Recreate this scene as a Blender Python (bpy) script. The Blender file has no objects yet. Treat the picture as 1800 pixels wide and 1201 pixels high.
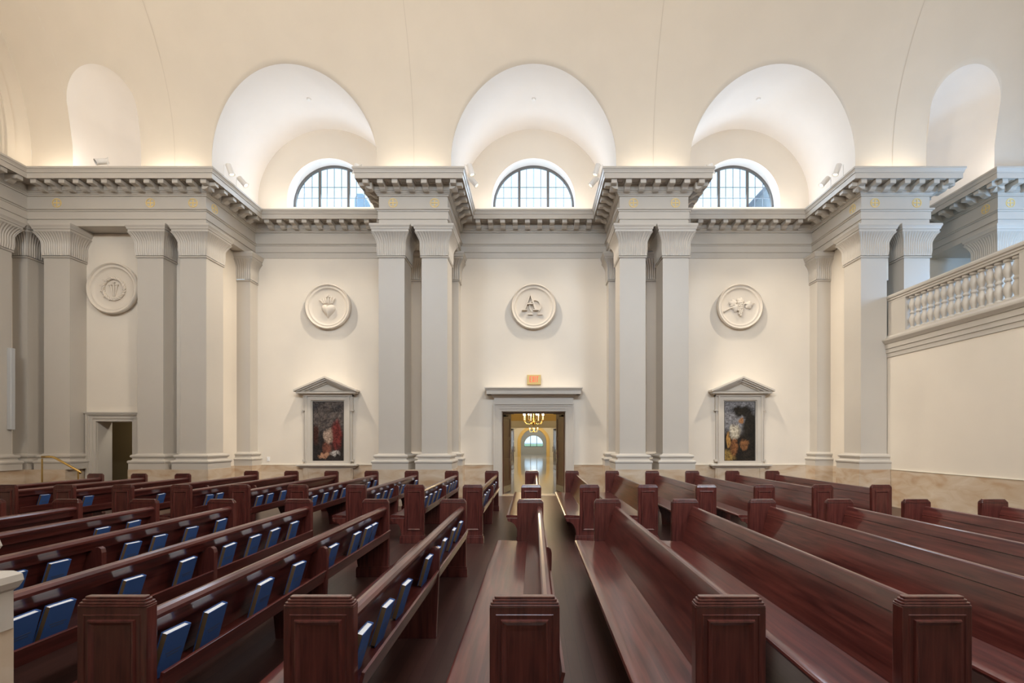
import bpy, math, random
from math import pi, sin, cos, sqrt, radians
from mathutils import Vector, Matrix

C = bpy.context.scene.collection
SC = bpy.context.scene
random.seed(7)

# ------------------------------------------------------------------ camera, world, exposure
EYE = 1.62                      # eye height; x right, y into the picture, z up
cam_d = bpy.data.cameras.new('camera')
cam_d.sensor_fit = 'HORIZONTAL'; cam_d.sensor_width = 36; cam_d.lens = 17.0
cam_d.shift_x = -38 / 1800; cam_d.shift_y = 173.5 / 1800
cam_d.clip_start = 0.05; cam_d.clip_end = 500
cam = bpy.data.objects.new('camera', cam_d); C.objects.link(cam)
cam.location = (0, 0, EYE); cam.rotation_euler = (pi / 2, 0, 0)
SC.camera = cam

w = bpy.data.worlds.new('sky'); SC.world = w; w.use_nodes = True
bg = w.node_tree.nodes['Background']
bg.inputs[0].default_value = (0.60, 0.80, 0.96, 1); bg.inputs[1].default_value = 1.65
SC.view_settings.view_transform = 'Standard'; SC.view_settings.look = 'None'
SC.view_settings.exposure = 0.22; SC.view_settings.gamma = 1.0
SC.view_settings.use_curve_mapping = False
SC.cycles.max_bounces = 10; SC.cycles.diffuse_bounces = 6; SC.cycles.glossy_bounces = 4
SC.cycles.use_denoising = True
SC.cycles.sample_clamp_indirect = 6.0

# room dimensions (metres, plan)
YF = 11.97      # front plane of the pillars
YB = 14.10      # back wall
YC = 6.85       # nave axis
RV = 5.22       # vault radius
H0 = 7.01 + EYE # springing of vault and lunettes
ZC = 6.51 + EYE # top of cornice
ZA = 5.30 + EYE # underside of architrave
ZM = 0.90       # top of marble wainscot
XL = -12.53; XR = 13.0
BAY = 5.97
PAIRS = (-8.955, -2.985, 2.985, 8.955)
def H(h): return h + EYE
def my(y): return 2 * YC - y    # mirror in the nave axis

WARM = (1.0, 0.89, 0.73); COOL = (0.66, 0.82, 1.0)
def area(name, loc, direction, sx, sy, power, col, spread=pi):
    d = bpy.data.lights.new(name, 'AREA'); d.shape = 'RECTANGLE'; d.size = sx; d.size_y = sy
    d.energy = power; d.color = col; d.spread = spread
    o = bpy.data.objects.new(name, d); C.objects.link(o); o.location = loc
    o.rotation_euler = Vector(direction).to_track_quat('-Z', 'Y').to_euler()
    return o
# cove lamps on the ledges above the pillars (both sides of the nave)
for sgn in (1, -1):
    yy = (lambda y: y) if sgn == 1 else my
    for px in PAIRS + (-11.6,):
        area('cove_light', (px, yy(11.80), ZC + 0.05), (0, 0.05 * sgn, 1), 1.3, 0.16, 7 if sgn == 1 else 10, WARM)
    for bx in (-BAY, 0, BAY):
        area('ledge_light', (bx, yy(13.72), ZC + 0.05), (0, -0.08 * sgn, 1), 3.4, 0.10, 19, (1.0, 0.89, 0.80))
for bx in (-10.65, 10.65):
    area('niche_light', (bx, 12.0, ZC + 0.05), (0, 0.25, 1), 1.1, 0.12, 9, (1.0, 0.91, 0.82))
# unseen fill lights added by the near-side cornice: up to the vault and across the nave
for px in PAIRS:
    area('vault_fill', (px, my(11.40), ZC + 0.2), (0, 0.62, 0.9), 1.2, 0.25, {-8.955: 190, -2.985: 140, 2.985: 110, 8.955: 70}[px], (1.0, 0.91, 0.79), 2.4)
for bx in (-BAY, 0, BAY):
    area('near_bay_fill', (bx, my(12.2), ZC - 0.05), (0, 0.30, -1), 2.4, 0.3, 125, (1.0, 0.91, 0.80), 2.6)  # added fill, brightens the near pews from above
for px, dr, pw, sp in ((-8.955, (-0.22, 1, -0.38), 25, 1.3), (-2.985, (11.9, 7.0, -5.6), 100, 1.4), (2.985, (-11.9, 7.0, -5.6), 80, 1.4)):
    area('nave_fill', (px, my(11.40), ZC + 0.1), dr, 1.2, 0.25, pw, (1.0, 0.90, 0.76), sp)
# daylight through the lunette windows
for bx in (-BAY, 0, BAY):
    area('daylight', (bx, my(YB) + 0.05, H0 + 0.45), (0, 1, -0.75), 2.2, 1.0, 190, COOL, 2.1)
    area('daylight', (bx, YB + 0.33, H0 + 0.45), (0, -1, -0.35), 2.2, 1.0, 45, COOL)
area('daylight', (12.9, 9.0, H(4.7)), (-0.8, 0.6, 0.0), 1.4, 1.6, 230, (0.32, 0.6, 1.0))

# ------------------------------------------------------------------ mesh helper
class MB:
    def __init__(s): s.v = []; s.f = []; s.m = []
    def add(s, vs, fs, mi=0):
        n = len(s.v); s.v += [tuple(p) for p in vs]
        for f in fs: s.f.append(tuple(i + n for i in f)); s.m.append(mi)
        return s
    def box(s, x0, x1, y0, y1, z0, z1, mi=0):
        vs = [(x, y, z) for z in (z0, z1) for y in (y0, y1) for x in (x0, x1)]
        return s.add(vs, [(0, 2, 3, 1), (4, 5, 7, 6), (0, 1, 5, 4), (2, 6, 7, 3), (0, 4, 6, 2), (1, 3, 7, 5)], mi)
    def tbox(s, M, x0, x1, y0, y1, z0, z1, mi=0):
        t = MB().box(x0, x1, y0, y1, z0, z1)
        return s.add([M @ Vector(p) for p in t.v], t.f, mi)
    def prism(s, pts, a0, a1, axis='y', mi=0):
        """polygon extruded; axis 'y': pts are (x,z); 'x': pts are (y,z); 'z': pts are (x,y)"""
        def mk(p, a):
            return (p[0], a, p[1]) if axis == 'y' else ((a, p[0], p[1]) if axis == 'x' else (p[0], p[1], a))
        n = len(pts)
        vs = [mk(p, a0) for p in pts] + [mk(p, a1) for p in pts]
        fs = [tuple(range(n))[::-1], tuple(range(n, 2 * n))] + [(i, (i + 1) % n, n + (i + 1) % n, n + i) for i in range(n)]
        return s.add(vs, fs, mi)
    def quad(s, a, b, c, d, mi=0): return s.add([a, b, c, d], [(0, 1, 2, 3)], mi)
    def rings(s, rings, closed=True, cap0=False, cap1=False, mi=0):
        n = len(rings[0]); vs = [p for r in rings for p in r]; fs = []
        for k in range(len(rings) - 1):
            for i in range(n if closed else n - 1):
                j = (i + 1) % n
                fs.append((k * n + i, k * n + j, (k + 1) * n + j, (k + 1) * n + i))
        if cap0: fs.append(tuple(range(n))[::-1])
        if cap1: fs.append(tuple((len(rings) - 1) * n + i for i in range(n)))
        return s.add(vs, fs, mi)
    def lathe(s, prof, n=24, origin=(0, 0, 0), axis='z', cap0=True, cap1=True, mi=0):
        ox, oy, oz = origin; R = []
        for r, h in prof:
            ring = []
            for i in range(n):
                a = 2 * pi * i / n
                if axis == 'z': ring.append((ox + r * cos(a), oy + r * sin(a), oz + h))
                elif axis == 'y': ring.append((ox + r * cos(a), oy + h, oz + r * sin(a)))
                else: ring.append((ox + h, oy + r * cos(a), oz + r * sin(a)))
            R.append(ring)
        return s.rings(R, True, cap0, cap1, mi)
    def tube(s, pts, r, n=8, mi=0, closed=False):
        pts = [Vector(p) for p in pts]; R = []; N = len(pts)
        rad = r if hasattr(r, '__len__') else [r] * N
        up = None
        for i, p in enumerate(pts):
            if closed: t = pts[(i + 1) % N] - pts[i - 1]
            else: t = pts[min(i + 1, N - 1)] - pts[max(i - 1, 0)]
            t.normalize()
            if up is None:
                up = Vector((0, 0, 1)) if abs(t.z) < 0.9 else Vector((1, 0, 0))
            a = t.cross(up).normalized(); b = a.cross(t).normalized(); up = b
            R.append([p + rad[i] * (cos(2 * pi * k / n) * a + sin(2 * pi * k / n) * b) for k in range(n)])
        if closed: R.append(R[0])
        return s.rings(R, True, not closed, not closed, mi)
    def sphere(s, c, r, n=10, m=6, sc=(1, 1, 1), mi=0):
        R = []
        for j in range(m + 1):
            t = pi * j / m; rr = max(sin(t), 0.02)
            R.append([(c[0] + sc[0] * r * rr * cos(2 * pi * i / n), c[1] + sc[1] * r * rr * sin(2 * pi * i / n), c[2] - sc[2] * r * cos(t)) for i in range(n)])
        return s.rings(R, True, True, True, mi)
    def frame(s, rects, y_of, sgn=1):
        """nested rectangles (x0,x1,z0,z1,d): lofted relief on a plane y = y_of, d is towards -y*sgn"""
        R = [[(x0, y_of - sgn * d, z0), (x1, y_of - sgn * d, z0), (x1, y_of - sgn * d, z1), (x0, y_of - sgn * d, z1)] for x0, x1, z0, z1, d in rects]
        return s.rings(R, True, False, True)

def obj(name, mb, mats, parent=None, smooth=False, bevel=0.0, label=None, loc=None, auto=None, fix=True):
    me = bpy.data.meshes.new(name)
    me.from_pydata([tuple(p) for p in mb.v], [], mb.f)
    for m in (mats if isinstance(mats, (list, tuple)) else [mats]): me.materials.append(m)
    for p, mi in zip(me.polygons, mb.m): p.material_index = mi
    me.validate(); me.update()
    if fix:
        import bmesh
        b = bmesh.new(); b.from_mesh(me); bmesh.ops.recalc_face_normals(b, faces=b.faces)
        if smooth:
            lim = radians(auto if auto else 180)
            for f in b.faces: f.smooth = True
            for e in b.edges:
                if len(e.link_faces) == 2 and e.calc_face_angle(0) > lim: e.smooth = False
        b.to_mesh(me); b.free()
    elif smooth:
        for p in me.polygons: p.use_smooth = True
    o = bpy.data.objects.new(name, me); C.objects.link(o)
    if parent is not None: o.parent = parent
    if loc: o.location = loc
    if bevel:
        bm = o.modifiers.new('bevel', 'BEVEL'); bm.width = bevel; bm.segments = 2; bm.limit_method = 'ANGLE'; bm.angle_limit = radians(40)
    if label: o['label'] = label
    return o
def tag(o, label, cat, group=None):
    o['label'] = label; o['category'] = cat
    if group: o['group'] = group
    return o
def thing(name, label, cat, loc=(0, 0, 0), rz=0, group=None):
    o = bpy.data.objects.new(name, None); C.objects.link(o); o.empty_display_size = 0.1
    o.location = loc; o.rotation_euler = (0, 0, rz)
    return tag(o, label, cat, group)
def struct(name, mb, m, label=None, **k):
    o = obj(name, mb, m, **k); o['kind'] = 'structure'
    if label: o['label'] = label
    return o
def sgroup(name, label=None, loc=(0, 0, 0)):
    o = bpy.data.objects.new(name, None); C.objects.link(o); o['kind'] = 'structure'; o.location = loc
    if label: o['label'] = label
    return o
kids = {}
def children(o): return [c for c in bpy.data.objects if c.parent == o]
def dup(root, loc, label, group=None, rz=None, cache={}):
    if root.name not in cache: cache[root.name] = [(c, children(c)) for c in children(root)]
    r = root.copy(); C.objects.link(r); r.location = loc; r['label'] = label
    if rz is not None: r.rotation_euler = (0, 0, rz)
    if group: r['group'] = group
    for c, gs in cache[root.name]:
        d = c.copy(); C.objects.link(d); d.parent = r
        for g in gs:
            e = g.copy(); C.objects.link(e); e.parent = d
    return r

# ------------------------------------------------------------------ materials
def mat(name, col, rough=0.6, metal=0.0, spec=0.5, coat=0.0, emit=None, estr=0.0):
    m = bpy.data.materials.new(name); m.use_nodes = True
    b = m.node_tree.nodes['Principled BSDF']
    b.inputs['Base Color'].default_value = (*col, 1); b.inputs['Roughness'].default_value = rough
    b.inputs['Metallic'].default_value = metal; b.inputs['Specular IOR Level'].default_value = spec
    b.inputs['Coat Weight'].default_value = coat; b.inputs['Coat Roughness'].default_value = 0.12
    if emit: b.inputs['Emission Color'].default_value = (*emit, 1); b.inputs['Emission Strength'].default_value = estr
    return m
def nodes(m):
    nt = m.node_tree; return nt, nt.nodes, nt.links, nt.nodes['Principled BSDF']
def noise_mix(m, c1, c2, scale, stretch=(1, 1, 1), detail=4, lo=0.35, hi=0.65, coord='Object', dist=0.0, bump=0.0):
    nt, N, L, b = nodes(m)
    tc = N.new('ShaderNodeTexCoord'); mp = N.new('ShaderNodeMapping'); mp.inputs['Scale'].default_value = stretch
    nz = N.new('ShaderNodeTexNoise'); nz.inputs['Scale'].default_value = scale; nz.inputs['Detail'].default_value = detail
    nz.inputs['Distortion'].default_value = dist
    cr = N.new('ShaderNodeValToRGB'); cr.color_ramp.elements[0].position = lo; cr.color_ramp.elements[1].position = hi
    cr.color_ramp.elements[0].color = (*c1, 1); cr.color_ramp.elements[1].color = (*c2, 1)
    L.new(tc.outputs[coord], mp.inputs['Vector']); L.new(mp.outputs[0], nz.inputs['Vector'])
    L.new(nz.outputs['Fac'], cr.inputs['Fac']); L.new(cr.outputs['Color'], b.inputs['Base Color'])
    if bump:
        bp = N.new('ShaderNodeBump'); bp.inputs['Strength'].default_value = bump; bp.inputs['Distance'].default_value = 0.01
        L.new(nz.outputs['Fac'], bp.inputs['Height']); L.new(bp.outputs['Normal'], b.inputs['Normal'])
    return cr
def plaster(name, col, rough=0.7):
    m = mat(name, col, rough, spec=0.3)
    noise_mix(m, tuple(c * 0.985 for c in col), tuple(min(1, c * 1.015) for c in col), 1.3, detail=3)
    return m
M_WALL = plaster('wall_paint', (0.74, 0.675, 0.585))
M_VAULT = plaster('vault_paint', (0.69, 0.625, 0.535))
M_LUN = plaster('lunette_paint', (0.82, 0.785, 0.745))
M_TRIM = plaster('trim_paint', (0.53, 0.49, 0.435), 0.38)
M_SEAM = mat('joint_line', (0.58, 0.52, 0.44), 0.8)
M_GREY = mat('grey_metal', (0.50, 0.51, 0.52), 0.4)
M_WHITE = mat('white_paint', (0.82, 0.82, 0.82), 0.5)
M_MARBLE = mat('marble', (0.5, 0.4, 0.3), 0.22, coat=0.2)
cr = noise_mix(M_MARBLE, (0.46, 0.31, 0.19), (0.64, 0.55, 0.44), 2.2, stretch=(0.8, 0.8, 2.0), detail=12, lo=0.28, hi=0.72, dist=0.7)
e = cr.color_ramp.elements.new(0.47); e.color = (0.55, 0.43, 0.31, 1)
M_WOOD = mat('mahogany', (0.07, 0.02, 0.015), 0.28, spec=0.5, coat=0.6)
noise_mix(M_WOOD, (0.042, 0.008, 0.0075), (0.135, 0.034, 0.027), 5.0, stretch=(6, 0.35, 6), detail=6, lo=0.3, hi=0.72, dist=0.6)
M_WOODV = mat('mahogany_upright', (0.07, 0.02, 0.015), 0.28, spec=0.5, coat=0.6)
noise_mix(M_WOODV, (0.042, 0.009, 0.008), (0.125, 0.033, 0.026), 6.0, stretch=(7, 7, 0.5), detail=6, lo=0.3, hi=0.72, dist=0.4)
M_FLOOR = mat('floor_planks', (0.04, 0.03, 0.025), 0.33, spec=0.5)
def floor_nodes():
    nt, N, L, b = nodes(M_FLOOR)
    tc = N.new('ShaderNodeTexCoord'); mp = N.new('ShaderNodeMapping'); mp.inputs['Rotation'].default_value = (0, 0, pi / 2)
    br = N.new('ShaderNodeTexBrick'); br.inputs['Scale'].default_value = 1.0; br.inputs['Mortar Size'].default_value = 0.0015
    br.inputs['Brick Width'].default_value = 1.3; br.inputs['Row Height'].default_value = 0.085
    br.inputs['Color1'].default_value = (0.046, 0.021, 0.018, 1); br.inputs['Color2'].default_value = (0.070, 0.033, 0.028, 1)
    br.inputs['Mortar'].default_value = (0.012, 0.008, 0.007, 1)
    nz = N.new('ShaderNodeTexNoise'); nz.inputs['Scale'].default_value = 6; nz.inputs['Detail'].default_value = 6
    mp2 = N.new('ShaderNodeMapping'); mp2.inputs['Scale'].default_value = (5, 0.4, 1)
    mx = N.new('ShaderNodeMix'); mx.data_type = 'RGBA'; mx.blend_type = 'MULTIPLY'; mx.inputs[0].default_value = 0.7
    cr = N.new('ShaderNodeValToRGB'); cr.color_ramp.elements[0].color = (0.55, 0.5, 0.5, 1); cr.color_ramp.elements[1].color = (1.3, 1.25, 1.2, 1)
    L.new(tc.outputs['Object'], mp.inputs[0]); L.new(mp.outputs[0], br.inputs['Vector'])
    L.new(tc.outputs['Object'], mp2.inputs[0]); L.new(mp2.outputs[0], nz.inputs['Vector']); L.new(nz.outputs['Fac'], cr.inputs[0])
    L.new(br.outputs['Color'], mx.inputs[6]); L.new(cr.outputs[0], mx.inputs[7]); L.new(mx.outputs[2], b.inputs['Base Color'])
floor_nodes()
M_GOLD = mat('gold_leaf', (0.88, 0.64, 0.19), 0.4, metal=0.1)
M_BRASS = mat('brass', (0.72, 0.50, 0.18), 0.25, metal=1.0)
M_BRONZE = mat('bronze_frame', (0.11, 0.105, 0.10), 0.4)
M_LEAD = mat('glazing_bar', (0.16, 0.19, 0.23), 0.5)
M_METAL = mat('white_metal', (0.80, 0.78, 0.75), 0.4)
M_DARK = mat('dark_inside', (0.05, 0.045, 0.04), 0.6)
M_LENS = mat('lamp_lens', (0.9, 0.85, 0.75), 0.3, emit=(1, 0.85, 0.6), estr=4)
M_BLUE = mat('blue_cloth', (0.034, 0.095, 0.29), 0.55)
M_PAPER = mat('paper', (0.80, 0.80, 0.82), 0.8)
M_GILT_SHADE = mat('shaded_page_edge', (0.17, 0.105, 0.05), 0.6)  # gold fore-edge, with shade and wood reflection put into the brown
M_TITLE = mat('faded_stamping', (0.05, 0.08, 0.17), 0.5)
M_CHROME = mat('steel', (0.65, 0.65, 0.66), 0.25, metal=1.0)
M_TILE = mat('tile', (0.6, 0.57, 0.5), 0.10, coat=0.3)
def tile_nodes():
    nt, N, L, b = nodes(M_TILE)
    tc = N.new('ShaderNodeTexCoord'); br = N.new('ShaderNodeTexBrick'); br.offset = 0
    br.inputs['Scale'].default_value = 1; br.inputs['Brick Width'].default_value = 0.6; br.inputs['Row Height'].default_value = 0.6
    br.inputs['Mortar Size'].default_value = 0.006
    br.inputs['Color1'].default_value = (0.40, 0.36, 0.30, 1); br.inputs['Color2'].default_value = (0.50, 0.46, 0.39, 1); br.inputs['Mortar'].default_value = (0.35, 0.32, 0.27, 1)
    L.new(tc.outputs['Object'], br.inputs['Vector']); L.new(br.outputs['Color'], b.inputs['Base Color'])
tile_nodes()
M_YELLOW = plaster('yellow_paint', (0.72, 0.52, 0.20))
M_CREAM = plaster('cream_paint', (0.70, 0.66, 0.56))
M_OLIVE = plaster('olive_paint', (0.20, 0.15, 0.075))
M_RED = mat('exit_letters', (0.9, 0.08, 0.05), 0.4, emit=(1, 0.06, 0.03), estr=0.45)
M_SIGN = mat('sign_brass', (0.50, 0.36, 0.14), 0.45, metal=0.5)
M_FLAME = mat('candle_bulb', (1, 0.9, 0.7), 0.4, emit=(1, 0.82, 0.5), estr=30)
M_CANDLE = mat('candle_sleeve', (0.85, 0.8, 0.68), 0.5)
M_GLASS = bpy.data.materials.new('window_glass'); M_GLASS.use_nodes = True
def glass_nodes():
    nt = M_GLASS.node_tree; nt.nodes.clear()
    o = nt.nodes.new('ShaderNodeOutputMaterial'); t = nt.nodes.new('ShaderNodeBsdfTransparent'); g = nt.nodes.new('ShaderNodeBsdfGlossy')
    t.inputs[0].default_value = (0.95, 0.97, 0.98, 1); g.inputs['Roughness'].default_value = 0.03
    mx = nt.nodes.new('ShaderNodeMixShader'); mx.inputs[0].default_value = 0.06
    nt.links.new(t.outputs[0], mx.inputs[1]); nt.links.new(g.outputs[0], mx.inputs[2]); nt.links.new(mx.outputs[0], o.inputs[0])
glass_nodes()
def painting_mat(name, sky1, sky2, dark, warm, light, seed):
    m = mat(name, dark, 0.55, spec=0.25); nt, N, L, b = nodes(m)
    tc = N.new('ShaderNodeTexCoord'); sp = N.new('ShaderNodeSeparateXYZ'); L.new(tc.outputs['Generated'], sp.inputs[0])
    def nz(scale, off, detail=4, dist=1.0):
        mp = N.new('ShaderNodeMapping'); mp.inputs['Location'].default_value = (off, off * 1.7, off * 0.6); mp.inputs['Scale'].default_value = (1, 1, 1.9)
        n = N.new('ShaderNodeTexNoise'); n.inputs['Scale'].default_value = scale; n.inputs['Detail'].default_value = detail; n.inputs['Distortion'].default_value = dist
        L.new(tc.outputs['Generated'], mp.inputs[0]); L.new(mp.outputs[0], n.inputs['Vector']); return n.outputs['Fac']
    def ramp(fac, a, c, lo, hi):
        r = N.new('ShaderNodeValToRGB'); r.color_ramp.elements[0].position = lo; r.color_ramp.elements[1].position = hi
        r.color_ramp.elements[0].color = (*a, 1); r.color_ramp.elements[1].color = (*c, 1); L.new(fac, r.inputs[0]); return r.outputs[0]
    def mix(f, a, c):
        x = N.new('ShaderNodeMix'); x.data_type = 'RGBA'; L.new(f, x.inputs[0]); L.new(a, x.inputs[6]); L.new(c, x.inputs[7]); return x.outputs[2]
    def blob(cx, cz, rx, rz, soft=0.5, off=0.0):
        # an irregular soft patch of pigment
        mp = N.new('ShaderNodeMapping'); mp.inputs['Location'].default_value = (-cx / rx, 0, -cz / rz); mp.inputs['Scale'].default_value = (1 / rx, 0.0, 1 / rz)
        n = N.new('ShaderNodeTexNoise'); n.inputs['Scale'].default_value = 6; n.inputs['Detail'].default_value = 3
        ad = N.new('ShaderNodeMix'); ad.data_type = 'RGBA'; ad.blend_type = 'LINEAR_LIGHT'; ad.inputs[0].default_value = 0.10
        L.new(tc.outputs['Generated'], ad.inputs[6]); L.new(tc.outputs['Generated'], n.inputs['Vector']); L.new(n.outputs['Color'], ad.inputs[7])
        L.new(ad.outputs[2], mp.inputs[0])
        ln = N.new('ShaderNodeVectorMath'); ln.operation = 'LENGTH'; L.new(mp.outputs[0], ln.inputs[0])
        mr = N.new('ShaderNodeMapRange'); mr.inputs['From Min'].default_value = 1 - soft * 0.5; mr.inputs['From Max'].default_value = 1 + soft * 0.5
        mr.inputs['To Min'].default_value = 1; mr.inputs['To Max'].default_value = 0; L.new(ln.outputs['Value'], mr.inputs['Value']); return mr.outputs[0]
    base = mix(ramp(nz(3, seed), (0, 0, 0), (1, 1, 1), 0.4, 0.65), ramp(nz(4, seed + 3), sky1, sky2, 0.35, 0.65), ramp(nz(5, seed + 5), sky2, sky1, 0.3, 0.7))
    lower = ramp(nz(5, seed + 9), dark, tuple(c * 2.2 for c in dark), 0.4, 0.75)
    mr = N.new('ShaderNodeMapRange'); mr.inputs['From Min'].default_value = 0.42; mr.inputs['From Max'].default_value = 0.62; L.new(sp.outputs['Z'], mr.inputs['Value'])
    col = mix(mr.outputs[0], lower, base)
    for cx, cz, rx, rz, c, soft in (warm + light):
        cc = N.new('ShaderNodeRGB'); cc.outputs[0].default_value = (*c, 1)
        col = mix(blob(cx, cz, rx, rz, soft), col, cc.outputs[0])
    brush = N.new('ShaderNodeMix'); brush.data_type = 'RGBA'; brush.blend_type = 'MULTIPLY'; brush.inputs[0].default_value = 1.0
    L.new(col, brush.inputs[6]); L.new(ramp(nz(7, seed + 12, 6, 2.0), (0.28, 0.25, 0.24), (0.95, 0.92, 0.90), 0.34, 0.66), brush.inputs[7])
    L.new(brush.outputs[2], b.inputs['Base Color']); return m
M_PAINT1 = painting_mat('canvas_grey_red', (0.065, 0.06, 0.065), (0.19, 0.16, 0.14), (0.022, 0.018, 0.018),
    [(0.78, 0.45, 0.17, 0.24, (0.20, 0.035, 0.03), 0.5), (0.08, 0.45, 0.10, 0.16, (0.07, 0.025, 0.018), 0.6), (0.45, 0.22, 0.16, 0.10, (0.20, 0.075, 0.05), 0.5)],
    [(0.50, 0.42, 0.15, 0.12, (0.50, 0.38, 0.30), 0.5), (0.72, 0.14, 0.14, 0.05, (0.50, 0.48, 0.46), 0.5), (0.36, 0.09, 0.20, 0.05, (0.48, 0.27, 0.17), 0.6)], 1.3)
M_PAINT2 = painting_mat('canvas_ochre_dark', (0.22, 0.23, 0.25), (0.36, 0.37, 0.40), (0.016, 0.012, 0.008),
    [(0.55, 0.84, 0.30, 0.10, (0.025, 0.02, 0.012), 0.5), (0.85, 0.55, 0.24, 0.34, (0.02, 0.016, 0.011), 0.5), (0.12, 0.08, 0.22, 0.10, (0.36, 0.24, 0.07), 0.6), (0.3, 0.25, 0.12, 0.16, (0.26, 0.11, 0.04), 0.5), (0.66, 0.28, 0.14, 0.08, (0.28, 0.13, 0.05), 0.5)],
    [(0.34, 0.50, 0.17, 0.12, (0.62, 0.58, 0.46), 0.5), (0.54, 0.66, 0.07, 0.05, (0.40, 0.20, 0.09), 0.4), (0.12, 0.36, 0.07, 0.12, (0.50, 0.28, 0.08), 0.4)], 4.1)

# ------------------------------------------------------------------ floor, walls
struct('floor', MB().box(-14.5, 14, -1.2, YB + 0.25, -0.1, 0), M_FLOOR, label='dark wood plank floor of the church')
struct('floor_hall', MB().box(-4, 4, YB + 0.25, 60, -0.1, 0.004), M_TILE, label='polished pale tile floor beyond the doorway')

DW = 0.935; DH = H(0.84)       # main doorway
wb = MB()
wb.box(-8.43, -DW, YB, YB + 0.4, 0, ZC); wb.box(DW, 13.0, YB, YB + 0.4, 0, ZC); wb.box(-DW, DW, YB, YB + 0.4, DH, ZC)
struct('wall_back', wb, M_WALL, label='cream plastered back wall')
struct('wall_near', MB().box(-13, 13, my(YB) - 0.4, my(YB), 0, ZC), M_WALL)
# short side walls closing the bays beside the outer pillar pairs
struct('wall_bay_left', MB().box(-8.75, -8.43, 12.62, YB - 0.372, 0, ZA), M_WALL)
struct('wall_bay_right', MB().box(8.43, 8.75, 12.62, YB - 0.372, 0, ZA), M_WALL)
# recessed wall of the narrow bay with the small door
NB = 12.42; NX0, NX1 = -11.2, -10.27; NDH = H(0.48)
wl = MB()
wl.box(-13.2, NX0, NB, NB + 0.42, 0, ZA); wl.box(NX1, -8.75, NB, NB + 0.42, 0, ZA); wl.box(NX0, NX1, NB, NB + 0.42, NDH, ZA)
struct('wall_narrow_bay', wl, M_WALL)
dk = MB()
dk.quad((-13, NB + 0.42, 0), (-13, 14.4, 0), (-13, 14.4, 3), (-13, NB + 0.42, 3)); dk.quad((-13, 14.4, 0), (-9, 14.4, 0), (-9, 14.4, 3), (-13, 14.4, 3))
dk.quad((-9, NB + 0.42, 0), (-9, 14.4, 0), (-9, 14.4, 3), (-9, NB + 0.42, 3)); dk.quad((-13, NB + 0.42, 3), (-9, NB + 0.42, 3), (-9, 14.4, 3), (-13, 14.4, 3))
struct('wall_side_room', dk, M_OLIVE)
area('side_room_fill', (-10.6, 13.3, 2.9), (0, 0.3, -1), 0.3, 0.3, 15, WARM)  # unseen fill light added to brighten the side room
struct('wall_left', MB().box(-13.3, -12.9, -1, 12.42, 0, H(10)), M_WALL)
# right-hand wall under the balcony
struct('wall_right', MB().box(8.76, 9.2, -0.4, YF + 0.02, 0, H(2.05)), M_WALL, label='cream wall under the balcony')
struct('wall_end_right', MB().box(XR, XR + 0.3, -0.4, YB + 0.4, 0, H(12.6)), M_WALL)

# ------------------------------------------------------------------ vault with lunettes
LUN = [(-BAY, 2.06, H0, True), (0.0, 2.06, H0, True), (BAY, 2.06, H0, True), (-10.645, 0.85, H(8.22), False), (10.645, 0.85, H(8.22), False)]
YV = YC + RV
def yv(z): # vault surface depth at height z
    if z <= H0: return YV
    return YC + sqrt(max(RV * RV - (z - H0) ** 2, 0))
def vault_side(mirror):
    f = (lambda y: y) if not mirror else my
    cols = []   # (x, start z)
    xs = set([XL, XR] + [p for p in PAIRS])
    brk = []
    for (xc, r, zc, _) in LUN: brk += [xc - r, xc + r]
    x = XL
    while x < XR: xs.add(round(x, 4)); x += 0.25
    mb = MB(); NA = 40
    def column(x, z0):
        pts = []
        lo = max(z0, H0); a0 = math.asin(min(1, (lo - H0) / RV))
        pts.append((x, f(yv(z0)), z0)); pts.append((x, f(yv(lo)), lo))
        for i in range(1, NA + 1):
            a = a0 + (pi / 2 - a0) * i / NA
            pts.append((x, f(YC + RV * cos(a)), H0 + RV * sin(a)))
        return pts
    def strip(xa, xb, fn, n):
        R = [column(xa + (xb - xa) * i / n if n else xa, fn(xa + (xb - xa) * i / n)) for i in range(n + 1)]
        mb.rings(R, closed=False)
    edges = sorted(LUN, key=lambda q: q[0]); cur = XL; zb = ZC - 0.03
    for (xc, r, zc, _) in edges:
        strip(cur, xc - r, lambda x: zb, max(2, int((xc - r - cur) / 0.3)))
        n = 48
        R = [column(xc - r * cos(pi * i / n), zc + r * sin(pi * i / n)) for i in range(n + 1)]
        mb.rings(R, closed=False)
        cur = xc + r
    strip(cur, XR, lambda x: zb, 8)
    return mb
vm = vault_side(False)
ceil = struct('ceiling', vm, M_VAULT, smooth=True, auto=50, fix=False, label='cream barrel vault ceiling')
struct('ceiling_near', vault_side(True), M_VAULT, smooth=True, fix=False)
def seam(x):
    mb = MB(); R = []
    for i in range(41):
        if i == 0: y, z = YV, ZC
        else:
            a = (pi / 2) * (i - 1) / 39; y, z = YC + (RV - 0.002) * cos(a), H0 + (RV - 0.002) * sin(a)
        R.append([(x - 0.006, y - 0.003, z), (x + 0.006, y - 0.003, z)])
    mb.rings(R, closed=False); return mb
for x in PAIRS: obj('joint', seam(x), M_SEAM, ceil)
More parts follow.
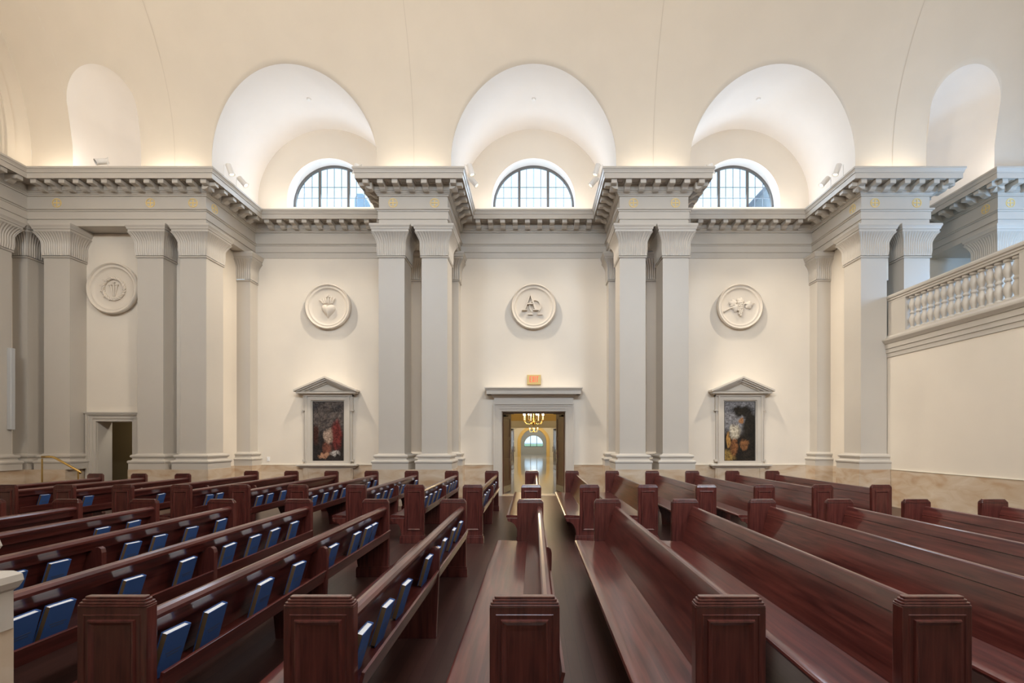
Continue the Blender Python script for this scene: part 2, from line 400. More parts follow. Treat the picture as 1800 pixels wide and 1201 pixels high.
def lunette(xc, r, zc, win, mirror):
    f = (lambda y: y) if not mirror else my
    mb = MB(); n = 48; zb = ZC - 0.03
    prof = [(xc - r, zb), (xc - r, (zb + zc) / 2)] + [(xc - r * cos(pi * i / n), zc + r * sin(pi * i / n)) for i in range(n + 1)] + [(xc + r, (zb + zc) / 2), (xc + r, zb)]
    m = 12 if not win else 4; R = []
    for j in range(m + 1):
        t = j / m; ring = []
        for (x, z) in prof:
            y0 = yv(z)
            if win: ring.append((x, f(y0 + (YB - y0) * t), z))
            else:
                a = t * pi / 2; c = cos(a)
                ring.append((xc + (x - xc) * c, f(y0 + (YB - y0) * sin(a)), z if z <= zc else zc + (z - zc) * max(c, 0.0)))
        R.append(ring)
    mb.rings(R, closed=False); return mb
WR = 1.21; SILL = H(6.80)
def lunette_wall(xc, mirror):
    f = (lambda y: y) if not mirror else my
    mb = MB(); n = 48; y = f(YB); zb = ZC - 0.05; r = 2.06
    A = [(xc - r * cos(pi * i / n), y, H0 + r * sin(pi * i / n)) for i in range(n + 1)]
    B = [(xc - WR * cos(pi * i / n), y, H0 + WR * sin(pi * i / n)) for i in range(n + 1)]
    mb.rings([A, B], closed=False)
    for s in (-1, 1): mb.quad((xc + s * WR, y, H0), (xc + s * r, y, H0), (xc + s * r, y, zb), (xc + s * WR, y, zb))
    mb.quad((xc - WR, y, zb), (xc + WR, y, zb), (xc + WR, y, SILL), (xc - WR, y, SILL))
    return mb
def reveal(xc, mirror):
    f = (lambda y: y) if not mirror else my
    n = 48; P = [(xc - WR, SILL)] + [(xc - WR * cos(pi * i / n), H0 + WR * sin(pi * i / n)) for i in range(n + 1)] + [(xc + WR, SILL)]
    mb = MB(); mb.rings([[(x, f(YB), z) for x, z in P], [(x, f(YB + 0.46), z) for x, z in P]], closed=True)
    return mb
for (xc, r, zc, win) in LUN:
    for mir in (False, True):
        if mir and not win: continue
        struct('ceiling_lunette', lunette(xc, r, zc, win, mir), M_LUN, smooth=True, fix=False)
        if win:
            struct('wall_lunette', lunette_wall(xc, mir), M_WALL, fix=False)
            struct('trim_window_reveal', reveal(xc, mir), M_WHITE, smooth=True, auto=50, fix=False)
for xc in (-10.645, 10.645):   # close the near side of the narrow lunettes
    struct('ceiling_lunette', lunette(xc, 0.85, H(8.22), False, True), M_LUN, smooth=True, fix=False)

# lunette windows
def window(n, xc, mirror=False):
    W = sgroup('window_%d' % n, ['arched lunette window above the heart medallion', 'arched lunette window above the doorway', 'arched lunette window above the grape medallion'][n - 1] if n < 4 else None)
    f = (lambda y: y) if not mirror else my
    y0, y1 = sorted((f(YB + 0.36), f(YB + 0.42))); N = 40
    def arch(r, z0): return [(xc - r, z0)] + [(xc - r * cos(pi * i / N), H0 + r * sin(pi * i / N)) for i in range(N + 1)] + [(xc + r, z0)]
    o, i_ = arch(WR, SILL), arch(WR - 0.065, SILL + 0.05)
    mb = MB(); mb.rings([[(x, y0, z) for x, z in o], [(x, y0, z) for x, z in i_], [(x, y1, z) for x, z in i_], [(x, y1, z) for x, z in o]], closed=True)
    obj('window_frame', mb, M_BRONZE, W)
    for mx in (-0.43, 0.43):
        zt = H0 + sqrt(WR ** 2 - mx ** 2) - 0.03
        obj('mullion', MB().box(xc + mx - 0.037, xc + mx + 0.037, y0 + 0.003, y1 - 0.003, SILL, zt), M_BRONZE, W)
    g = MB(); ym = (y0 + y1) / 2
    for hx in (-0.90, -0.665, -0.215, 0, 0.215, 0.665, 0.90):
        zt = H0 + sqrt(WR ** 2 - hx ** 2) - 0.04
        g.box(xc + hx - 0.007, xc + hx + 0.007, ym - 0.009, ym + 0.009, SILL + 0.04, zt)
    for hz in (H(6.93), H(7.25), H(7.575)):
        hw = sqrt(WR ** 2 - max(hz - H0, 0) ** 2) - 0.05
        g.box(xc - hw, xc + hw, ym - 0.0085, ym + 0.0085, hz - 0.007, hz + 0.007)
    obj('glazing_bars', g, M_LEAD, W)
    p = MB(); P = arch(WR - 0.05, SILL + 0.04); p.prism(P, ym - 0.003, ym + 0.003)
    obj('pane', p, M_GLASS, W)
for i, bx in enumerate((-BAY, 0, BAY)): window(i + 1, bx)
for i, bx in enumerate((-BAY, 0, BAY)): window(i + 4, bx, True)

# end wall of the vault on the left with its arch mouldings
ew = MB(); n = 60
P = [(YC - RV, ZC - 0.02)] + [(YC - RV * cos(pi * i / n), H0 + RV * sin(pi * i / n)) for i in range(n + 1)] + [(YC + RV, ZC - 0.02)]
ew.prism(P, XL - 0.3, XL, axis='x'); struct('wall_chancel_arch', ew, M_VAULT)
def arch_ring(r0, r1, d):
    mb = MB(); A = lambda r, x: [(x, YC - r, ZC)] + [(x, YC - r * cos(pi * i / n), H0 + r * sin(pi * i / n)) for i in range(n + 1)] + [(x, YC + r, ZC)]
    mb.rings([A(r0, XL), A(r0, XL + d), A(r1, XL + d * 0.6), A(r1, XL)], closed=False); return mb
am = MB()
for r0, r1, d in ((RV - 0.62, RV - 0.42, 0.07), (RV - 0.70, RV - 0.62, 0.04), (RV - 0.92, RV - 0.82, 0.05)):
    q = arch_ring(r0, r1, d); am.add(q.v, q.f)
struct('trim_arch', am, M_VAULT, smooth=True, auto=30)

# ------------------------------------------------------------------ entablature
PATH = [(XL, 3.0), (XL, YF), (-8.11, YF), (-8.11, YB), (-3.83, YB), (-3.83, YF), (-2.13, YF), (-2.13, YB), (2.13, YB), (2.13, YF), (3.83, YF), (3.83, YB),
        (8.11, YB), (8.11, YF), (9.80, YF), (9.80, YB), (11.49, YB), (11.49, YF), (13.0, YF)]
PATH = [(x, min(y, YB - 0.015)) for x, y in PATH]
PROF = [(-0.25, 5.30), (0.0, 5.30), (0.0, 5.465), (0.022, 5.465), (0.022, 5.645), (0.04, 5.65), (0.045, 5.675), (0.075, 5.69), (0.075, 5.72), (0.0, 5.722),
        (0.0, 6.03), (0.03, 6.032), (0.03, 6.06), (0.045, 6.065), (0.065, 6.095), (0.08, 6.10), (0.08, 6.125), (0.10, 6.128), (0.10, 6.275), (0.43, 6.275), (0.43, 6.25), (0.44, 6.25),
        (0.44, 6.375), (0.455, 6.38), (0.46, 6.41), (0.475, 6.45), (0.49, 6.468), (0.49, 6.51), (-0.25, 6.512)]
def nrm(a, b):
    d = Vector((b[0] - a[0], b[1] - a[1])).normalized(); return Vector((d.y, -d.x))
def offset(i, p):
    P = Vector(PATH[i])
    n1 = nrm(PATH[i - 1], PATH[i]) if i > 0 else None; n2 = nrm(PATH[i], PATH[i + 1]) if i < len(PATH) - 1 else None
    if n1 is None: return P + p * n2
    if n2 is None: return P + p * n1
    return P + p * (n1 + n2)
SECT = [(0, 3, 'entablature over the crown-of-thorns bay'), (3, 4, 'entablature over the heart bay'), (4, 7, 'entablature block over the pillar pair between heart and doorway bays'),
        (7, 8, 'entablature over the doorway bay'), (8, 11, 'entablature block over the pillar pair between doorway and grape bays'), (11, 12, 'entablature over the grape bay'),
        (12, 15, 'entablature block over the pillar pair by the balcony'), (15, 18, 'entablature in the bay above the balcony')]
BR = [(0.09, 6.085), (0.09, 6.276), (0.40, 6.276), (0.40, 6.168), (0.388, 6.158), (0.27, 6.158), (0.24, 6.145), (0.20, 6.108), (0.15, 6.085)]
def bracket_mesh():
    mb = MB(); mb.prism([(a, H(b)) for a, b in BR], -0.068, 0.068, axis='y')
    mb.box(0.09, 0.415, -0.078, 0.078, H(6.262), H(6.277))
    me = bpy.data.meshes.new('bracket'); me.from_pydata(mb.v, [], mb.f); me.materials.append(M_TRIM); me.update()
    import bmesh
    b = bmesh.new(); b.from_mesh(me); bmesh.ops.recalc_face_normals(b, faces=b.faces); b.to_mesh(me); b.free()
    return me
BRM = bracket_mesh()
def coffer(): # little sunk panel between brackets, in plan (p along x)
    mb = MB(); z = H(6.274)
    a = [(0.16, -0.075), (0.37, -0.075), (0.37, 0.075), (0.16, 0.075)]; b = [(0.185, -0.055), (0.345, -0.055), (0.345, 0.055), (0.185, 0.055)]
    mb.rings([[(x, y, z) for x, y in a], [(x, y, z - 0.016) for x, y in a], [(x, y, z - 0.016) for x, y in b], [(x, y, z) for x, y in b]], True)
    me = bpy.data.meshes.new('soffit_frame'); me.from_pydata(mb.v, [], mb.f); me.materials.append(M_TRIM); me.update(); return me
COF = coffer()
TR = []
for k, (a, b, lab) in enumerate(SECT):
    mb = MB()
    mb.rings([[(offset(i, p).x, offset(i, p).y, H(h)) for p, h in PROF] for i in range(a, b + 1)], closed=False)
    t = struct('trim_%d' % (k + 1), mb, M_TRIM, label='greige ' + lab); TR.append(t)
    for i in range(a, b):
        if PATH[i][1] > YB - 0.01 and PATH[i + 1][1] > YB - 0.01: pass
        A, B = Vector(PATH[i]), Vector(PATH[i + 1]); d = (B - A).normalized(); nn = nrm(A, B); Ln = (B - A).length
        # convex ends carry brackets out to the corner of the cornice, concave ends stop short
        def convex(j):
            if j <= 0 or j >= len(PATH) - 1: return None
            n1 = nrm(PATH[j - 1], PATH[j]); d2 = (Vector(PATH[j + 1]) - Vector(PATH[j])).normalized()
            return n1.dot(d2) < 0
        s0 = {True: -0.20, False: 0.55, None: 0.2}[convex(i)]; s1 = Ln - {True: -0.20, False: 0.55, None: 0.2}[convex(i + 1)]
        cnt = max(2, round((s1 - s0) / 0.342) + 1)
        for q in range(cnt):
            s = s0 + (s1 - s0) * q / (cnt - 1); P = A + d * s
            if P.x > 12.9: continue
            o = bpy.data.objects.new('bracket', BRM); C.objects.link(o); o.parent = t
            o.location = (P.x, P.y, 0); o.rotation_euler = (0, 0, math.atan2(nn.y, nn.x))
            if q < cnt - 1:
                P2 = A + d * (s + (s1 - s0) / (cnt - 1) / 2)
                o = bpy.data.objects.new('soffit_frame', COF); C.objects.link(o); o.parent = t
                o.location = (P2.x, P2.y, 0); o.rotation_euler = (0, 0, math.atan2(nn.y, nn.x))
# solid cores of the blocks (underside and top)
def core(x0, x1, y0, y1, k):
    mb = MB(); mb.box(x0 + 0.02, x1 - 0.02, y0 + 0.02, y1, ZA + 0.012, ZC - 0.012)
    obj('block_core', mb, M_TRIM, TR[k])
core(-3.83, -2.13, YF, YB, 2); core(2.13, 3.83, YF, YB, 4); core(8.11, 9.80, YF, YB, 6)
core(-12.9, -8.11, YF, YB, 0); core(11.49, 13.0, YF, YB, 7); core(-13.3, XL, 3.0, YF, 0)
struct('trim_near_cornice', MB().box(-13, 13, my(YB), my(YF) - 0.1, ZC - 0.35, ZC - 0.02) if False else MB().box(-8.6, -3.83, my(YB), my(YV), ZC - 0.3, ZC - 0.04).box(-3.83, -2.13, my(YB), my(YF), ZA, ZC - 0.04).box(2.13, 3.83, my(YB), my(YF), ZA, ZC - 0.04).box(8.11, 13, my(YB), my(YF), ZA, ZC - 0.04).box(-13, -8.11, my(YB), my(YF), ZA, ZC - 0.04), M_TRIM)

# gold circled crosses
def cross_mesh():
    mb = MB(); n = 40; y0, y1 = -0.008, 0.0
    ring = lambda r, y: [(r * cos(2 * pi * i / n), y, r * sin(2 * pi * i / n)) for i in range(n)]
    mb.rings([ring(0.112, y1), ring(0.112, y0), ring(0.098, y0), ring(0.098, y1)], True)
    for c in (0, 1):
        for s in (-1, 1):
            P = [(-0.007, 0), (0.007, 0), (0.008, 0.055), (0.020, 0.078), (-0.020, 0.078), (-0.008, 0.055)]
            P = [(x, z * s) for x, z in P]
            if c: P = [(z, x) for x, z in P]
            mb.prism(P, y0, y1)
    me = bpy.data.meshes.new('cross_emblem'); me.from_pydata(mb.v, [], mb.f); me.materials.append(M_GOLD); me.update(); return me
CRM = cross_mesh()
def cross(x, y, rz, k):
    o = bpy.data.objects.new('cross_emblem', CRM); C.objects.link(o); o.parent = TR[k]
    o.location = (x, y, H(5.873)); o.rotation_euler = (0, 0, rz); o['label'] = 'gold cross in a circle'
for x, k in ((-11.80, 0), (-9.485, 0), (-8.43, 0), (-3.48, 2), (-2.45, 2), (2.47, 4), (3.51, 4), (8.45, 6), (9.485, 6), (11.80, 7)): cross(x, YF - 0.001, 0, k)
cross(-8.109, 12.29, pi / 2, 0); cross(8.109, 12.29, -pi / 2, 6); cross(11.489, 12.29, -pi / 2, 7)

# ------------------------------------------------------------------ pillars and pilasters
def perim(x0, x1, y0, y1, p, nf, amp, open_back):
    """points round a rectangle grown by p, with flutes of depth amp"""
    pts = []
    def side(a, b, nvec):
        K = max(3, round((abs(nvec.y) * (x1 - x0) + abs(nvec.x) * (y1 - y0)) / 0.049)); S = 6
        for i in range(K * S):
            t = i / (K * S); u = (t * K) % 1.0
            d = -amp * (abs(cos(pi * u)) ** 2) if 0 < i else 0
            pts.append(a + (b - a) * t + nvec * d)
    A, B, C_, D = (Vector((x0 - p, y0 - p, 0)), Vector((x1 + p, y0 - p, 0)), Vector((x1 + p, y1 + (0 if open_back else p), 0)), Vector((x0 - p, y1 + (0 if open_back else p), 0)))
    if open_back:
        side(D, A, Vector((-1, 0, 0))); side(A, B, Vector((0, -1, 0))); side(B, C_, Vector((1, 0, 0))); pts.append(C_)
    else:
        side(A, B, Vector((0, -1, 0))); side(B, C_, Vector((1, 0, 0))); side(C_, D, Vector((0, 1, 0))); side(D, A, Vector((-1, 0, 0)))
    return pts
def rect_sweep(prof, x0, x1, y0, y1, open_back, cap=True):
    R = []
    for p, z in prof:
        q = 0 if open_back else p
        R.append([(x0 - p, y1 + q, z), (x0 - p, y0 - p, z), (x1 + p, y0 - p, z), (x1 + p, y1 + q, z)])
    return MB().rings(R, True, cap, cap)
def pillar(name, label, cat, w, d, open_back, loc, group):
    t = thing(name, label, cat, loc, 0, group)
    x0, x1, y0, y1 = -w / 2, w / 2, 0, d
    obj('shaft', rect_sweep([(0.012, H(-0.345)), (0.0, H(-0.33)), (0, H(4.507))], x0, x1, y0, y1, open_back), M_TRIM, t)
    obj('base', rect_sweep([(0.125, ZM), (0.125, H(-0.575)), (0.135, H(-0.565)), (0.145, H(-0.54)), (0.142, H(-0.515)), (0.125, H(-0.50)), (0.09, H(-0.495)), (0.07, H(-0.47)), (0.07, H(-0.44)),
                            (0.095, H(-0.425)), (0.105, H(-0.40)), (0.10, H(-0.375)), (0.08, H(-0.36)), (0.03, H(-0.355)), (0.02, H(-0.335)), (0.0, H(-0.33))], x0, x1, y0, y1, open_back), M_TRIM, t)
    cap = obj('capital', MB().add(*cap_bell(x0, x1, y0, y1, open_back)), M_TRIM, t, smooth=True, auto=60)
    nb = rect_sweep([(0.0, H(4.505)), (0.022, H(4.51)), (0.034, H(4.53)), (0.022, H(4.55)), (0.0, H(4.565))], x0, x1, y0, y1, open_back)
    obj('neck_ring', nb, M_TRIM, cap)
    ab = rect_sweep([(0.105, H(5.10)), (0.13, H(5.11)), (0.135, H(5.165)), (0.15, H(5.17)), (0.155, H(5.20)), (0.175, H(5.245)), (0.18, H(5.25)), (0.18, H(5.299))], x0, x1, y0, y1, open_back)
    obj('abacus', ab, M_TRIM, cap)
    return t
def cap_bell(x0, x1, y0, y1, open_back):
    rows = []
    for i in range(13):
        t = i / 12; z = H(4.563) + (5.11 - 4.563) * t
        p = 0.026 + 0.014 * sin(pi * min(t / 0.6, 1)) + 0.125 * max(0, (t - 0.35) / 0.65) ** 2.2
        amp = 0.019 * min(1, t / 0.05) * (1 if t < 0.9 else (1 - t) / 0.1)
        rows.append([(q.x, q.y, z) for q in perim(x0, x1, y0, y1, p, 13, amp, open_back)])
    m = MB().rings(rows, closed=not open_back); return m.v, m.f
PW = 0.64; PD = 0.65; g_ = 'square greige pillars under the entablature'
inner = lambda c, s: c + s * 0.532
pn = [(-8.955, -1, 'square greige pillar beside the small dark door, farther from the heart medallion'), (-8.955, 1, 'square greige pillar between the small dark door and heart painting, nearer the painting'),
      (-2.985, -1, 'square greige pillar nearer the heart medallion, in the pair beside the doorway'), (-2.985, 1, 'square greige pillar nearer the doorway, in the pair on the heart-medallion side'),
      (2.985, -1, 'square greige pillar nearer the doorway, in the pair on the grape-medallion side'), (2.985, 1, 'square greige pillar nearer the grape medallion, in the pair beside the doorway'),
      (8.955, -1, 'square pillar at the end of the balcony, its side facing the grape medallion'), (8.955, 1, 'square pillar rising behind the balustrade end, second of the pair at the balcony')]
p0 = pillar('pillar', pn[0][2], 'pillar', PW, PD, False, (inner(pn[0][0], pn[0][1]), YF, 0), g_)
for c, s, lab in pn[1:]: dup(p0, (inner(c, s), YF, 0), lab, g_)
dup(p0, (-11.80, YF, 0), 'square greige pillar on the handrail side of the crown-of-thorns medallion', g_)
dup(p0, (-12.85, YF, 0), 'shadowed corner pillar next to the pillar behind the brass handrail', g_)
dup(p0, (-12.85, 10.96, 0), 'pillar at the extreme picture edge carrying a slim grey loudspeaker', g_)
dup(p0, (11.80, YF, 0), 'pillar above the balustrade at the picture edge, mostly hidden by the handrail', g_)
dup(p0, (-2.44, my(YF) - PD, 0), 'corner of a nearby pillar beside the closest hymnals, only its base showing', g_)
pl0 = pillar('pilaster', 'wall pilaster nearer the doorway, behind the pillar pair on the heart side', 'pilaster', PW, 0.37, True, (-2.45, YB - 0.37, 0), 'flat pilasters on the back wall')
for x, lab in ((-3.52, 'wall pilaster seen through the gap of the pillar pair on the heart side'), (2.45, 'wall pilaster nearer the doorway, behind the pillar pair on the grape side'),
               (3.52, 'wall pilaster seen through the gap of the pillar pair on the grape side'), (-8.37, 'wall pilaster in the corner beside the heart painting and light switch'), (8.37, 'wall pilaster in the corner between grape painting and balcony pillar')):
    dup(pl0, (x, YB - 0.37, 0), lab)

# marble dado and pedestals
def dado(name, boxes):
    mb = MB()
    for b in boxes: mb.box(*b)
    return struct(name, mb, M_MARBLE)
ob = 1.165
bb = [(-8.43, -ob, YB - 0.03, YB, 0, ZM), (ob, 8.43, YB - 0.03, YB, 0, ZM)]
for x in (-8.37, -3.52, -2.45, 2.45, 3.52, 8.37): bb.append((x - 0.45, x + 0.45, YB - 0.50, YB - 0.03, 0, ZM))
dado('baseboard_back', bb)
for nme, x0, x1 in (('a', -9.94, -7.97), ('b', -3.97, -2.0), ('c', 2.0, 3.97), ('d', 7.97, 8.80)):
    dado('baseboard_pedestal', [(x0, x1, YF - 0.13, YF + PD + 0.13, 0, ZM)])
dado('baseboard_pedestal', [(-13.3, -11.47, YF - 0.13, NB, 0, ZM), (-13.3, -12.45, 10.7, YF - 0.13, 0, ZM)])
dado('baseboard_pedestal', [(-2.90, -2.0, my(YF) - PD - 0.13, my(YF) + 0.13, 0, ZM)])
dado('baseboard_bay_left', [(-8.43, -8.41, YF + PD + 0.13, YB - 0.5, 0, ZM)])
dado('baseboard_bay_right', [(8.41, 8.43, YF + PD + 0.13, YB - 0.5, 0, ZM)])
dado('baseboard_right', [(8.735, 8.76, -0.4, YF - 0.13, 0, ZM)])
struct('trim_dado_cap', MB().box(8.725, 8.76, -0.4, YF - 0.13, ZM, ZM + 0.012).box(-8.43, -ob, YB - 0.036, YB, ZM, ZM + 0.012).box(ob, 8.43, YB - 0.036, YB, ZM, ZM + 0.012), M_CREAM)

# ------------------------------------------------------------------ main doorway
D1 = sgroup('door_1', 'open double doorway in the middle of the back wall')
def door_case(W, x0, x1, zt, y, wid, mb=None):
    """stepped architrave round an opening on plane y (towards -y)"""
    mb = MB()
    for a, b, d in ((0.0, 0.07, 0.05), (0.07, 0.14, 0.07), (0.14, wid - 0.04, 0.09), (wid - 0.04, wid, 0.12)):
        mb.box(x0 - b, x0 - a, y - d, y, 0, zt + b); mb.box(x1 + a, x1 + b, y - d, y, 0, zt + b)
        mb.box(x0 - a, x1 + a, y - d, y, zt + a, zt + b)
    return mb
obj('architrave', door_case(D1, -DW, DW, DH, YB, 0.23), M_TRIM, D1)
fr = MB(); fr.box(-DW - 0.21, DW + 0.21, YB - 0.10, YB, DH + 0.23, DH + 0.42)
obj('frieze', fr, M_TRIM, D1)
cn = []
for p, h in ((0.10, 1.235), (0.13, 1.245), (0.17, 1.28), (0.17, 1.30), (0.20, 1.335), (0.30, 1.335), (0.30, 1.315), (0.31, 1.315), (0.31, 1.42), (0.325, 1.43), (0.345, 1.465), (0.365, 1.48), (0.365, 1.51), (0.0, 1.515)):
    e_ = max(p - 0.10, 0); xx = DW + 0.215 + e_ * 0.95
    cn.append([(-xx, YB, H(h)), (-xx, YB - p, H(h)), (xx, YB - p, H(h)), (xx, YB, H(h))])
obj('cornice', MB().rings(cn, True, True, True), M_TRIM, D1)
obj('jamb_lining', MB().box(-DW - 0.001, -DW + 0.015, YB, YB + 0.4, 0, DH).box(DW - 0.015, DW + 0.001, YB, YB + 0.4, 0, DH).box(-DW, DW, YB, YB + 0.4, DH - 0.015, DH + 0.001), M_TRIM, D1)
obj('door_stop', MB().box(-DW, -DW + 0.035, YB + 0.28, YB + 0.36, 0, DH).box(DW - 0.035, DW, YB + 0.28, YB + 0.36, 0, DH).box(-DW, DW, YB + 0.28, YB + 0.36, DH - 0.05, DH), M_WOODV, D1)
obj('threshold', MB().box(-DW, DW, YB - 0.05, YB + 0.4, 0, 0.012), M_MARBLE, D1)
def leaf(parent, xh, y, sgn, ang, wid, hgt):
    """door leaf hinged at xh, swung open away from the camera; sgn=+1 left leaf"""
    o = obj('door_leaf', leaf_mesh(wid, hgt), M_WOODV, parent, bevel=0.003)
    o.location = (xh, y, 0.01); o.rotation_euler = (0, 0, pi / 2 - sgn * ang); o.scale = (1, sgn, 1)
    g = MB()
    for z0, z1 in leaf_panels(hgt): g.box(0.13, wid - 0.13, 0.012, 0.034, z0, z1)
    obj('panel', g, M_WOODV, o)
    h = MB(); h.tube([(wid - 0.07, -0.05, 0.95), (wid - 0.07, -0.05, 1.25)], 0.014, 8)
    h.box(wid - 0.095, wid - 0.045, -0.006, 0.052, 0.88, 1.32); h.tube([(wid - 0.07, 0, 1.0), (wid - 0.07, -0.05, 1.0)], 0.01, 6); h.tube([(wid - 0.07, 0, 1.2), (wid - 0.07, -0.05, 1.2)], 0.01, 6)
    obj('handle', h, M_CHROME, o)
    k = MB(); k.box(0.05, wid - 0.05, -0.006, 0.0, 0.03, 0.22); obj('kick_plate', k, M_CHROME, o)
    hg = MB()
    for z in (0.25, hgt / 2, hgt - 0.25): hg.tube([(-0.006, 0.02, z - 0.07), (-0.006, 0.02, z + 0.07)], 0.014, 8)
    obj('hinge', hg, M_CHROME, o)
    c = MB(); c.box(0.08, 0.36, -0.06, -0.004, hgt - 0.11, hgt - 0.05); c.tube([(0.2, -0.04, hgt - 0.03), (0.40, -0.22, hgt - 0.02)], 0.009, 6)
    obj('closer', c, M_DARK, o)
def leaf_panels(h): return ((0.35, 0.95), (1.05, h * 0.66), (h * 0.66 + 0.10, h - 0.16))
def leaf_mesh(wd, h):
    mb = MB(); mb.box(0, 0.13, 0, 0.045, 0, h); mb.box(wd - 0.13, wd, 0, 0.045, 0, h); P = leaf_panels(h); zs = [0]
    for a, b in P: zs += [a, b]
    zs.append(h)
    for i in range(0, len(zs), 2): mb.box(0.13, wd - 0.13, 0, 0.045, zs[i], zs[i + 1])
    return mb
leaf(D1, -DW + 0.02, YB + 0.36, 1, radians(13), 0.90, DH - 0.03)
leaf(D1, DW - 0.02, YB + 0.36, -1, radians(13), 0.90, DH - 0.03)

# exit sign
ex = thing('exit_sign', 'brass exit sign with red letters above the doorway', 'sign', (0.01, YB, H(1.745)))
obj('sign_box', MB().box(-0.20, 0.20, -0.09, 0, -0.13, 0.15), M_SIGN, ex, bevel=0.006)
def letters():
    mb = MB(); y0, y1 = -0.096, -0.089; hgt = 0.17; t = 0.017; z0 = -0.065
    def bar(x, z, w_, h_): mb.box(x, x + w_, y0, y1, z, z + h_)
    x = -0.125
    bar(x, z0, t, hgt)
    for z in (z0, z0 + hgt / 2 - t * 0.35, z0 + hgt - t * 0.7): bar(x + t, z, 0.035, t * 0.7)
    x = -0.055
    for s in (1, -1):
        P = [(x, z0), (x + t, z0), (x + 0.065, z0 + hgt), (x + 0.065 - t, z0 + hgt)]
        if s < 0: P = [(2 * x + 0.065 - a, b) for a, b in P]
        mb.prism(P, y0 - 0.0005 * s, y1)
    bar(0.026, z0, t, hgt)
    bar(0.066, z0 + hgt - t * 0.7, 0.066, t * 0.7); bar(0.066 + 0.021, z0, t, hgt - t * 0.7)
    return mb
obj('exit_lettering', letters(), M_RED, ex, label='red word EXIT')

# ------------------------------------------------------------------ hall beyond the doorway
HX = 3.2; HZ = 4.3; Y2 = 26.0; s2 = 850 / Y2
hw = MB(); hw.box(-HX - 0.2, -HX, YB + 0.4, 56, 0, HZ); hw.box(HX, HX + 0.2, YB + 0.4, 56, 0, HZ)
struct('wall_hall_side', hw, M_CREAM)
struct('ceiling_hall', MB().box(-HX, HX, YB + 0.4, 56, HZ, HZ + 0.1), M_CREAM)
o2 = 41 / s2; z2 = H(22 / s2)
h2 = MB(); h2.box(-HX, -o2, Y2, Y2 + 0.5, 0, HZ); h2.box(o2, HX, Y2, Y2 + 0.5, 0, HZ); h2.box(-o2, o2, Y2, Y2 + 0.5, z2, HZ)
struct('wall_hall_middle', h2, M_YELLOW)
D2 = sgroup('door_2', 'inner double doorway seen through the main doorway')
obj('architrave', MB().box(-o2 - 0.25, -o2, Y2 - 0.05, Y2, 0, z2 + 0.36).box(o2, o2 + 0.25, Y2 - 0.05, Y2, 0, z2 + 0.36).box(-o2, o2, Y2 - 0.05, Y2, z2, z2 + 0.36), M_CREAM, D2)
leaf(D2, -o2 + 0.02, Y2 + 0.45, 1, radians(7), 1.0, z2 - 0.03)
leaf(D2, o2 - 0.02, Y2 + 0.45, -1, radians(7), 1.0, z2 - 0.03)
Y3 = 48.0; s3 = 850 / Y3; ra = 22.7 / s3; zsp = H(19.5 / s3) - ra
a3 = MB(); n = 32
ar = [(-ra * cos(pi * i / n), zsp + ra * sin(pi * i / n)) for i in range(n + 1)]
for a, b in zip(ar, ar[1:]):
    a3.prism([(a[0], a[1]), (b[0], b[1]), (b[0], HZ), (a[0], HZ)], Y3, Y3 + 0.8)
a3.box(-HX, -ra, Y3, Y3 + 0.8, 0, HZ); a3.box(ra, HX, Y3, Y3 + 0.8, 0, HZ)
struct('wall_hall_arch', a3, M_CREAM)
rb = ra + 5.5 / s3; A = lambda r: [(-r, 0)] + [(-r * cos(pi * i / n), zsp + r * sin(pi * i / n)) for i in range(n + 1)] + [(r, 0)]
t3 = MB(); t3.rings([[(x, Y3 - 0.06, z) for x, z in A(ra)], [(x, Y3 - 0.06, z) for x, z in A(rb)], [(x, Y3, z) for x, z in A(rb)]], closed=False)
t3.rings([[(x, Y3 - 0.06, z) for x, z in A(ra)], [(x, Y3 + 0.8, z) for x, z in A(ra - 0.01)]], closed=False)
struct('trim_hall_arch', t3, M_YELLOW, fix=False)
Y4 = 55.5; s4 = 850 / Y4; rw = 16.5 / s4; zw0 = H(-11.5 / s4); zw = H(8 / s4) - rw
w4 = MB(); P4 = [(-rw, zw0)] + [(-rw * cos(pi * i / n), max(zw, zw0) + rw * sin(pi * i / n)) for i in range(n + 1)] + [(rw, zw0)]
w4.box(-HX, -rw, Y4, Y4 + 0.3, 0, HZ); w4.box(rw, HX, Y4, Y4 + 0.3, 0, HZ); w4.box(-rw, rw, Y4, Y4 + 0.3, 0, zw0)
for a, b in zip(P4[1:-1], P4[2:-1]): w4.prism([a, b, (b[0], HZ), (a[0], HZ)], Y4, Y4 + 0.3)
struct('wall_hall_end', w4, M_CREAM)
W8 = sgroup('window_8', 'small arched window at the far end of the hall')
gb = MB()
for x in (-rw, -rw * 0.33, rw * 0.33, rw): gb.box(x - 0.03, x + 0.03, Y4 + 0.1, Y4 + 0.15, zw0, zw + sqrt(max(rw * rw - x * x, 0)) + 0.0)
gb.box(-rw, rw, Y4 + 0.1, Y4 + 0.15, zw0 + 0.35, zw0 + 0.39); gb.box(-rw, rw, Y4 + 0.1, Y4 + 0.15, zw0 - 0.0, zw0 + 0.06)
obj('window_frame', gb, M_BRONZE, W8); obj('pane', MB().prism(P4, Y4 + 0.12, Y4 + 0.126), M_GLASS, W8)
lawn = MB().box(-30, 30, 62, 120, -0.1, 0.7); o = struct('lawn', lawn, mat('lawn_green', (0.30, 0.42, 0.22), 0.9))
